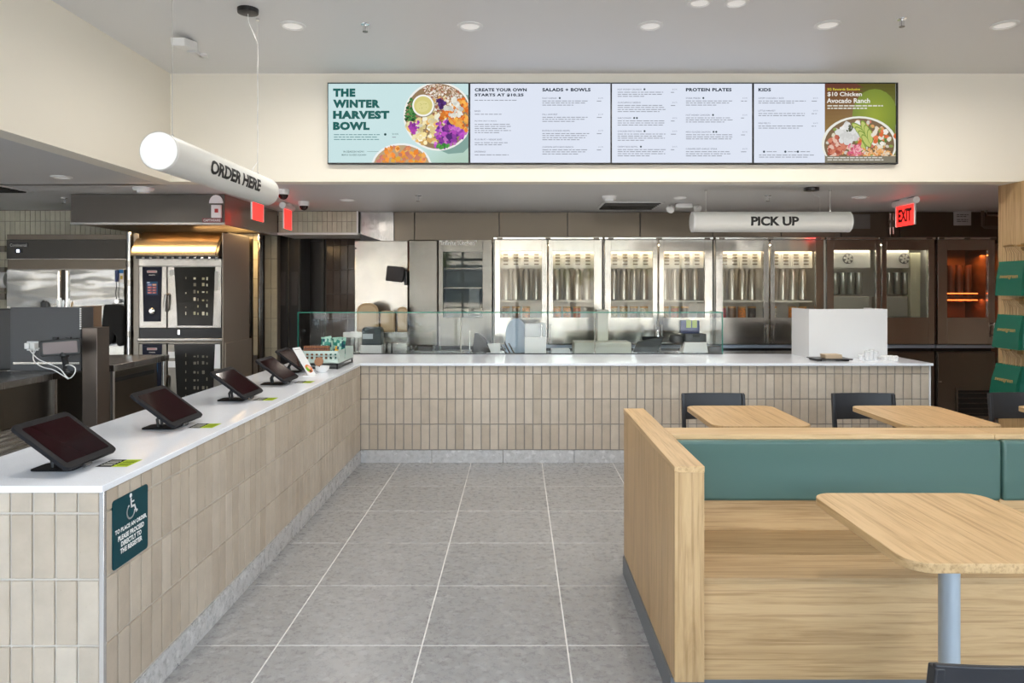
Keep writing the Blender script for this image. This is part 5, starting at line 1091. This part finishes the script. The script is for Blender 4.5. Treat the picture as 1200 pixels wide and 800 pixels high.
def oven(zp_top, zp_bot, label, dark):
    zt_, zb_ = Z(zp_top, OY), Z(zp_bot, OY); s = (zt_-zb_)/(Z(303, OY)-Z(384, OY))
    t = thing('combi_oven', label, 'oven', ((ox0+ox1)/2, 7.2, zb_)); m_ = M['steel'] if not dark else M['darksteel']
    bx(ox0, ox1, OY+.03, 7.6, zb_, zt_).build('body', M['kitsteel'], t, bev=.004)
    H = zt_-zb_; z1 = zt_-.075*(1 if not dark else .35)
    MB().box(ox0-.0, ox1, OY-.01, OY+.03, z1+.004, zt_).build('top_band', M['steel'] if not dark else M['darksteel'], t, bev=.004)
    c0, c1 = X(163, OY), X(195, OY)
    bx(c0, c1, OY, OY+.03, zb_, z1).build('control_column', m_, t, bev=.003)
    p0, p1 = X(167, OY), X(190, OY)
    pz1, pz0 = z1-.003, zb_+.06
    MB().prism([(p0, pz1), (p1, pz1), (p1-.012, pz0), (p0+.012, pz0)], OY-.004, OY, 'y').build('control_panel', mat('oven_glass', (.005, .006, .018), .2, spec=.12), t)
    cx_ = (p0+p1)/2
    MB().prism(rrect(.095, .022, .005, 3, cx_, pz1-.045), OY-.0065, OY-.004, 'y').build('maker_badge', mat('badge_silver', (.55, .5, .5), .4), t)
    lettering('lettering', 'RATIONAL', .08, .013, lambda u, v: (cx_+u, OY-.0072, pz1-.0515+v), mat('badge_red', (.5, .02, .03), .5), t, bold=.04)
    lettering('lettering', 'iCombi Pro', .06, .010, lambda u, v: (cx_+u, OY-.0048, pz1-.082+v), M['white'], t)
    A = Art(); A.rect(0, 0, .105, .125, (.02, .06, .12)); A.rect(.004, .112, .03, .120, (.6, .65, .7))
    for i in range(4):
        for j in range(2): A.rect(.010+.045*j, .012+.025*i, .048+.045*j, .028+.025*i, random.choice([(.35, .08, .05), (.55, .25, .12), (.5, .12, .08), (.2, .2, .35)])); A.rect(.014+.045*j, .016+.025*i, .036+.045*j, .019+.025*i, (.7, .6, .6))
    A.build('touch_display', M['lit_art'], lambda u, v, d: (cx_-.052+u, OY-.0045-d*.5, pz1-.265+v), t)
    MB().lathe([(.030, 0), (.032, .004), (.030, .012), (.016, .024), (.001, .024)], (cx_, OY-.004, pz0+.10), (0, -1, 0), 22).build('control_dial', M['chrome'], t)
    dz = z1-.002
    d_ = xz_frame(X(197, OY), ox1-.004, zb_+.0, dz, X(208, OY), X(249, OY), zb_+.055*s, dz-.01, OY-.006, OY+.028).build('door', m_, t, bev=.003)
    wx = (X(206, OY), X(251, OY))
    MB().prism([(wx[0]-.01, dz-.002), (wx[1]+.012, dz-.002), (wx[1]-.012, zb_+.02), (wx[0]+.022, zb_+.02)], OY-.012, OY-.006, 'y').build('window_glass', mat('dark_glass', (.014, .013, .011), .1, spec=.15), d_)
    hq = X(196, OY)
    MB().tube([(hq, OY-.004, zb_+.16), (hq, OY-.05, zb_+.17), (hq+.004, OY-.055, zb_+.25), (hq+.008, OY-.045, zb_+.31), (hq+.02, OY-.005, zb_+.32)], .013, 10).build('handle', M['steel'] if not dark else M['darksteel'], d_)
    # racks seen through the window: lit look painted as pale slots on the glass
    for i in range(6):
        zz = zb_+.12+(dz-zb_-.2)*i/5.5
        for (px, w_) in ((218, 1.2), (227.5, 3.2), (232, 1.5), (237.5, 3.4), (242.5, 1.8)):
            if random.random() < .15: continue
            h2 = random.uniform(.012, .034); zz += random.uniform(-.004, .004)
            MB().box(X(px, OY), X(px+w_*random.uniform(.7, 1), OY), OY-.0135, OY-.0125, zz, zz+h2).build('lit_rack_slot', random.choice([mat('rack_light', (.30, .29, .16), .3), mat('rack_bright', (.55, .54, .40), .3), mat('rack_dim', (.12, .11, .07), .3)]) if not dark else mat('rack_dim', (.10, .09, .06), .3), d_)
    if dark:
        for zz in (zt_-.10, zt_-.19): bx(X(197.5, OY), X(206, OY), OY-.009, OY-.006, zz-.06, zz).build('sticker', M['offwhite'], d_)
        bx(X(250.5, OY), X(258.5, OY), OY-.009, OY-.006, zt_-.26, zt_-.03).build('sticker', M['offwhite'], d_)
    else:
        bx(X(252, OY), X(256, OY), OY-.009, OY-.006, zt_-.3, zt_-.12).build('sticker', mat('pale_sticker', (.5, .5, .48), .5), d_)
        bx(X(199, OY), X(204, OY), OY-.009, OY-.006, zt_-.16, zt_-.11).build('sticker', mat('pale_sticker', (0, 0, 0)), d_)
    return t
oven(303, 384, 'upper stainless combi oven with lit window and black control panel', False)
oven(399.5, 480, 'lower dark combi oven with white stickers on its door', True)
t = thing('oven_spacer', 'black shelf band between the two stacked ovens with a small lever', 'shelf', ((ox0+ox1)/2, 7.1, Z(398, OY)))
bx(ox0, ox1, OY+.01, 7.5, Z(396, OY), Z(384.5, OY)).build('band', M['black'], t)
bx(ox0-.005, ox1+.01, OY-.02, 7.5, Z(399, OY), Z(396, OY)).build('shelf_edge', M['steel'], t, bev=.003)
MB().box(X(209, OY), X(212, OY), OY-.02, OY+.01, Z(392, OY), Z(386, OY)).build('lever', M['chrome'], t, bev=.003)
# make line: long steel counter parallel to the order counter, riser, phone holder
SX = -2.9
t = thing('make_line_counter', 'long dark steel kitchen counter running beside the order counter', 'counter', (-3.3, 3.2, 0))
bx(-3.75, SX, 1.8, 4.6, .93, .972).build('top', M['kitsteel'], t, bev=.003)
bx(-3.72, SX-.04, 1.82, 4.58, .12, .93).build('body', M['darksteel'], t)
bx(SX-.035, SX-.03, 1.9, 4.5, .935, .95).build('edge_strip', M['steel'], t)
for y in (4.56,): MB().box(SX-.045, SX-.025, y-.012, y+.012, 0, .93).build('leg', M['chrome'], t)
for k in range(5): 
    x = -2.86+.085*k; MB().tube([(x, 2.4, .70), (x, 4.1, .70)], .016, 8).build('slide_rail', M['steel'], t)
for y in (2.5, 4.0): bx(SX-.04, -2.48, y-.012, y+.012, .67, .685).build('rail_support', M['steel'], t)
t = thing('steel_riser', 'dark steel riser panel with notched right edge standing at the counter end', 'steel panel', (-3.3, 4.68, 0))
rz1 = Z(360, 4.6)
bx(X(12, 4.62), X(94.5, 4.62), 4.62, 4.76, .972, rz1).build('riser', mat('riser_steel', (.075, .075, .08), .45, .3), t, bev=.003)
bx(X(0, 4.66)-.3, X(12, 4.62)-.004, 4.64, 4.76, .972, Z(362, 4.6)).build('dark_box', M['black'], t, bev=.01)
bx(-2.797, -2.70, 4.62, 4.76, 0, Z(384, 4.62)).build('end_column', mat('brown_steel', (.16, .13, .11), .4, .8), t, bev=.003)
for k in range(10): MB().cyl((X(93.7, 4.61), 4.612, rz1-.01-.014*k), (X(93.7, 4.61), 4.62, rz1-.01-.014*k), .005, 6).build('slot_hole', M['white'], t)
bx(X(14, 4.6), X(92, 4.6), 4.608, 4.62, Z(427, 4.6), Z(424, 4.6)).build('rail', M['steel'], t, bev=.002)
t = thing('parcel', 'brown cardboard box standing behind the steel riser', 'box', (X(102, 4.9), 4.95, 1.0))
bx(X(96.5, 4.9), X(109.5, 4.9), 4.88, 5.0, 1.0, Z(358.5, 4.9)).build('carton', mat('dark_kraft', (.16, .10, .06), .7), t, bev=.003)
for k, (px, hh) in enumerate(((52, .045), (55, .04), (68, .05), (71, .06), (74, .045), (80, .055), (84, .035))):
    t = thing('utensil', ['dark rounded lid on top of the steel riser, leftmost', 'second dark lid on the steel riser', 'left white utensil handle on the riser top', 'tallest white utensil handle on the riser top', 'white utensil handle in the middle of the riser top', 'white utensil handle right of the middle on the riser top', 'short tan utensil at the right end of the riser top'][k], 'utensil', (X(px, 4.69), 4.69, rz1), 0, 'small utensils on the steel riser')
    MB().lathe([(.006 if k > 1 else .02, 0), (.008 if k > 1 else .018, hh*.7), (.004, hh)], (X(px, 4.69), 4.69, rz1), (.15*(k-3)/3, 0, 1), 10).build('handle', [M['black'], M['black'], M['white'], M['white'], M['offwhite'], M['white'], M['tan']][k], t)
t = thing('phone_holder', 'phone in a black landscape holder mounted before the steel riser', 'phone', (X(72, 4.5), 4.5, .972))
PYh = 4.48
b = MB(); b.T = Matrix.Translation((X(71, PYh), PYh, Z(407, PYh))) @ Matrix.Rotation(R(-4), 4, 'Y'); b.prism(rrect(.255, .10, .015), -.008, .010, 'y'); b.build('holder_frame', M['black'], t, bev=.003)
b = MB(); b.T = Matrix.Translation((X(71.5, PYh), PYh, Z(407, PYh))) @ Matrix.Rotation(R(-4), 4, 'Y'); b.prism(rrect(.215, .072, .006), -.010, -.0081, 'y'); b.build('phone_screen', mat('greyish_screen', (.16, .12, .12), .15), t)
for dx in (-.03, .05): MB().box(X(71, PYh)+dx-.015, X(71, PYh)+dx+.015, PYh-.012, PYh+.01, Z(396.5, PYh)-.006, Z(396.5, PYh)+.01).build('clip', M['black'], t, bev=.003)
MB().cyl((X(74, PYh), PYh+.01, Z(418, PYh)), (X(75, PYh), PYh+.02, Z(428, PYh)), .018, 12).lathe([(.026, 0), (.026, .025)], (X(74, PYh), PYh+.01, Z(418, PYh)), (0, .2, 1), 14).build('ball_joint', M['black'], t)
MB().tube([(X(75, PYh), PYh+.02, Z(427, PYh)), (X(73, PYh), PYh+.02, Z(433, PYh)), (X(76, PYh), PYh+.03, .975)], .012, 8).lathe([(.03, 0), (.03, .01)], (X(76, PYh), PYh+.03, .972), (0, 0, 1), 14).build('clamp', M['black'], t)
t = thing('wall_outlet', 'white outlet with two chargers plugged in on the steel riser', 'outlet', (X(38, 4.61), 4.61, Z(411, 4.6)))
MB().box(X(29.5, 4.6), X(43, 4.6), 4.614, 4.62, Z(411, 4.6), Z(400, 4.6)).build('plate', M['offwhite'], t, bev=.002)
for px in (34, 40.5): MB().box(X(px-2.8, 4.6), X(px+2.6, 4.6), 4.575, 4.614, Z(408.5, 4.6), Z(401.5, 4.6)).build('charger', M['white'], t, bev=.004)
t = thing('charging_cable', 'white charging cables looping from the outlet to the phone', 'cable', (X(55, 4.5), 4.5, 1.0))
def bez(pts, n=24):
    out = []
    P = [Vector(p) for p in pts]; m_ = len(P)
    for k in range(m_-1):
        p0, p1, p2, p3 = P[max(k-1, 0)], P[k], P[k+1], P[min(k+2, m_-1)]
        for i in range(6):
            s = i/6; out.append(.5*((2*p1)+(p2-p0)*s+(2*p0-5*p1+4*p2-p3)*s*s+(3*p1-p0-3*p2+p3)*s**3))
    out.append(P[-1]); return out
for c_ in ([(34, 409, 4.57), (44, 420, 4.52), (57, 426, 4.5), (70, 432, 4.46), (80, 443, 4.45), (87, 438, 4.45), (88, 431, 4.46), (82, 427.5, 4.47), (76, 428, 4.49)],
           [(40.5, 408, 4.57), (39, 413, 4.55), (40, 423, 4.5), (50, 430, 4.48), (62, 433, 4.46), (74, 440, 4.45), (80, 444, 4.44)], [(46, 408, 4.5), (42, 410, 4.53), (40, 414, 4.55)]):
    MB().tube(bez([(X(u, y), y, Z(v, y)) for u, v, y in c_]), .0035, 8).build('cable', M['white'], t)
# small work table past the column
t = thing('work_table', 'small dark steel undercounter table between the riser and the ovens', 'table', (-3.0, 5.2, 0))
wz_ = .985
bx(-3.35, -2.72, 4.85, 5.62, wz_-.045, wz_).build('top', M['kitsteel'], t, bev=.003)
bx(-3.30, -2.78, 4.9, 5.55, .15, wz_-.05).build('body', M['darksteel'], t, bev=.003)
for y in (4.88, 5.58): MB().cyl((-2.745, y, 0), (-2.745, y, wz_-.045), .014, 12).build('leg', M['chrome'], t)
bx(-2.782, -2.776, 4.93, 5.5, wz_-.13, wz_-.10).build('recessed_grip', M['black'], t)
# ================================================================ BOOTH
t = thing('bench_booth', 'oak double bench with green vinyl backrests and a tall oak end partition', 'bench', (1.9, 3.19, 0))
px0, px1, py0, py1, ph = .560, .664, 2.57, 3.81, .866
n_ = 10
for k in range(n_):
    a = py0+.004+(py1-py0-.008)*k/n_; c = py0+.004+(py1-py0-.008)*(k+1)/n_
    bx(px0, px0+.02, a+.0006, c-.0006, .096, ph-.022).build('plank', M['oakz'], t, bev=.0008)
bx(px0+.018, px1, py0+.02, py1-.004, .096, ph-.022).build('partition_core', M['oakz'], t)
bx(px0-.001, px1+.001, py0, py0+.022, .096, ph-.022).build('partition_end', M['oakz'], t, bev=.001)
bx(px0-.002, px1+.002, py0-.002, py1+.002, ph-.022, ph).build('partition_cap', M['oaky'], t, bev=.0015)
bx(px0-.008, px1-.02, py0+.03, py1-.02, 0, .096).build('toe_kick', mat('grey_toe_kick', (.16, .17, .18), .5), t)
BX1 = 4.35
seams = [px1, 2.09, 3.52, BX1]
for (sy, y_back) in ((-1, 3.15), (1, 3.23)):
    s = sy
    for i in range(3):
        a, c = seams[i]+.002, seams[i+1]-.002
        bx(a, c, y_back, y_back+s*.02, .45, .60).build('back_strip', M['oakx'], t, bev=.001)
        cu = bx(a+.001, c-.001, y_back, y_back+s*.045, .583, ph-.022).build('cushion', M['green'], t); bv = cu.modifiers.new('bevel', 'BEVEL'); bv.width = .014; bv.segments = 4; bv.limit_method = 'ANGLE'
    yf = 3.19+s*.578
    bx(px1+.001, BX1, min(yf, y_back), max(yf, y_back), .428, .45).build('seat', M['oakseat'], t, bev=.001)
    bx(px1+.001, BX1, yf-s*.004, yf-s*.024, .08, .428).build('seat_front', M['oakx'], t, bev=.001)
    bx(px1+.001, BX1, yf-s*.06, yf-s*.08, 0, .08).build('toe_kick', MATS['grey_toe_kick'], t)
bx(px1, BX1, 3.152, 3.228, .45, ph-.024).build('back_core', M['oakx'], t)
for a, c in ((px1+.002, 2.075), (2.077, BX1)): bx(a, c, 3.135, 3.285, ph-.022, ph-.0).build('top_rail', M['oakx'], t, bev=.0015)
# ================================================================ TABLES
def table_top_mat():
    if 'tabletop_oak' in MATS: return MATS['tabletop_oak']
    m = wood('tabletop_oak', 1, 1.0); return m
def cafe_table(cx, cy, w_, d_, label):
    t = thing('cafe_table', label, 'table', (cx, cy, 0), 0, 'oak cafe tables')
    MB().prism(rrect(w_, d_, .075, 8), .722, .75, 'z').build('tabletop', table_top_mat(), t, local=True, bev=.002)
    MB().cyl((0, 0, .02), (0, 0, .722), .031, 24).build('pedestal', M['pole'], t, local=True)
    MB().prism(rrect(.25, .25, .02), .712, .722, 'z').build('mounting_plate', M['pole'], t, local=True)
    MB().lathe([(.23, 0), (.23, .008), (.22, .014), (.05, .02)], (0, 0, 0), (0, 0, 1), 36).build('base_disc', M['pole'], t, local=True)
    return t
cafe_table(1.38, 2.305, .62, .68, 'oak table with pale pole in the foreground, before the green bench')
cafe_table(1.345, 4.275, .55, .69, 'pale oak table behind the bench, left of the far pair, dark chair beyond')
cafe_table(2.395, 4.275, .55, .69, 'oak table behind the bench, before the middle dark chair')
cafe_table(3.45, 4.275, .55, .69, 'oak table just entering the photo at its right edge')
# ================================================================ CHAIRS
chm = mat('black_stained_wood', (.018, .019, .023), .42)
def chair(loc, rz, label):
    t = thing('dining_chair', label, 'chair', loc, rz, 'black cafe chairs')
    W_, Hs, Ht = .225, .45, .757
    def leg(x, y0_, y1_, z1_, lean):
        b = MB(); r1, r2 = .011, .015
        b.add([(x-r1, y0_-r1, 0), (x+r1, y0_-r1, 0), (x+r1, y0_+r1, 0), (x-r1, y0_+r1, 0), (x-r2, y1_-r2, .43), (x+r2, y1_-r2, .43), (x+r2, y1_+r2, .43), (x-r2, y1_+r2, .43)]+([(x-.011, lean-.014, z1_), (x+.011, lean-.014, z1_), (x+.011, lean+.014, z1_), (x-.011, lean+.014, z1_)] if lean is not None else []),
              [(3, 2, 1, 0)]+[(i, (i+1) % 4, 4+(i+1) % 4, 4+i) for i in range(4)]+([(4+i, 4+(i+1) % 4, 8+(i+1) % 4, 8+i) for i in range(4)]+[(8, 9, 10, 11)] if lean is not None else [(4, 5, 6, 7)]))
        return b
    for s in (-1, 1):
        leg(s*(W_-.012), -.205, -.19, 0, None).build('leg', chm, t, local=True, bev=.004)
        leg(s*(W_-.012), .215, .19, Ht-.006, .235).build('leg', chm, t, local=True, bev=.004)
        MB().box(s*(W_-.012)-.009, s*(W_-.012)+.009, -.18, .18, .385, .425).build('side_rail', chm, t, local=True, bev=.002)
    for y in (-.19, .185): MB().box(-W_+.02, W_-.02, y-.009, y+.009, .385, .425).build('cross_rail', chm, t, local=True, bev=.002)
    MB().prism(rrect(.43, .42, .03, 5, 0, -.005), .43, .452, 'z').build('seat', chm, t, local=True, bev=.006)
    b = MB(); n_ = 14; vs_ = []; fs_ = []
    for i in range(n_+1):
        u = i/n_*2-1; yc = .222+.022*(1-u*u)
        for (dy, z) in ((-.012, .575), (.0, .575), (.012+.0, Ht), (.0, Ht)): vs_.append((u*(W_-.002), yc+(dy if z < .6 else dy)+(.012 if z > .6 else 0), z))
    for i in range(n_):
        q = i*4
        for k in range(4): fs_.append((q+k, q+(k+1) % 4, q+4+(k+1) % 4, q+4+k))
    fs_.append((0, 1, 2, 3)); fs_.append((n_*4+3, n_*4+2, n_*4+1, n_*4))
    b.add(vs_, fs_); b.build('backrest', chm, t, local=True, bev=.003)
    return t
c0_ = chair((1.385, 4.88, 0), 0, 'black wooden chair behind the left far table, back against the tiled counter view')
dup(c0_, (2.45, 4.88, 0), 'black wooden chair behind the middle far table'); dup(c0_, (3.575, 4.90, 0), 'black wooden chair at the right photo edge below the green bags')
dup(c0_, (1.035, 1.68, 0), 'nearest black chair, only its curved top rail showing at the bottom edge', rz=R(183))
# ================================================================ PAPER BAGS ON HOOKS
def paper_bag(wy, wzt, w_, h_, slant, label, n):
    """hangs flat on the -X face of the wooden pilaster; local x runs towards the camera, local y into the wood"""
    wx = 3.955; hk = thing('bag_hook', 'brass hook holding the %s green paper bag' % n, 'hook', (4.03, wy, wzt+.115), R(-90))
    MB().box(-.015, .015, -.12, 0, 0, .016).box(-.06, .06, -.125, -.113, 0, .014).build('hook_arm', mat('brass', (.35, .22, .09), .35, .8), hk, local=True, bev=.002)
    MB().box(-.03, .03, -.004, .003, -.03, .03).build('hook_plate', MATS['brass'], hk, local=True, bev=.002)
    t = thing('paper_bag', label, 'bag', (wx, wy, wzt-h_), R(-90), 'green paper bags on the wooden column')
    d_ = .10; sh = slant; x0, x1 = -w_/2, w_/2
    f = [(x0-sh, -d_/2, 0), (x1-sh, -d_/2, 0), (x1-sh, d_/2, 0), (x0-sh, d_/2, 0), (x0+.012, -.022, h_), (x1-.006, -.022, h_), (x1-.006, .022, h_), (x0+.012, .022, h_)]
    mid = [(p[0]*.5+q[0]*.5, p[1]*.5+q[1]*.5+(-.010 if i < 2 else .010), h_/2) for i, (p, q) in enumerate(zip(f[:4], f[4:]))]
    b = MB(); b.add(f[:4]+mid+f[4:]+[(x1-sh-.02, 0, 0), ((x1-sh/2)-.03, 0, h_/2), (x1-.02, 0, h_)], [(3, 2, 1, 12, 0), (0, 1, 5, 4), (4, 5, 9, 8), (2, 3, 7, 6), (6, 7, 11, 10), (3, 0, 4, 7), (7, 4, 8, 11), (1, 12, 13, 5), (12, 2, 6, 13), (5, 13, 14, 9), (13, 6, 10, 14)])
    b.build('bag_body', M['bag'], t, local=True, smooth=False)
    MB().box(x0+.010, x1-.004, -.0245, -.0225, h_-.035, h_+.001).build('folded_rim', mat('bag_light', (.0, .15, .09), .5), t, local=True)
    for yy in (-.02, .02):
        for dx in (0, .03):
            MB().tube([(-.06+dx, yy, h_-.02), (-.058+dx, yy, h_+.06), (-.04+dx*.6, yy*.6-.035, h_+.128), (.02+dx*.6, yy*.6-.035, h_+.134), (.055+dx, yy, h_+.06), (.058+dx, yy, h_-.02)], .0035, 6).build('handle', M['kraft'], t, local=True)
    def pl(u, v):
        z = h_*.47+v; k = (h_-z)/h_
        if k <= .5: q = k/.5; yy = f[4][1]*(1-q)+mid[0][1]*q
        else: q = (k-.5)/.5; yy = mid[0][1]*(1-q)+f[0][1]*q
        return (-sh*k+u, yy-.002, z)
    lettering('lettering', 'sweetgreen', .21, .038, pl, M['gold'], t, bold=.015, local=True)
paper_bag(5.74, Z(306, 5.74), .31, .275, .0, 'green paper shopping bag hanging highest on the wooden column', 'top')
paper_bag(5.76, Z(369, 5.74), .31, .27, .02, 'green paper shopping bag hanging in the middle of the wooden column', 'middle')
paper_bag(5.78, Z(428, 5.74), .31, .275, .04, 'green paper shopping bag hanging lowest, above the chair', 'bottom')
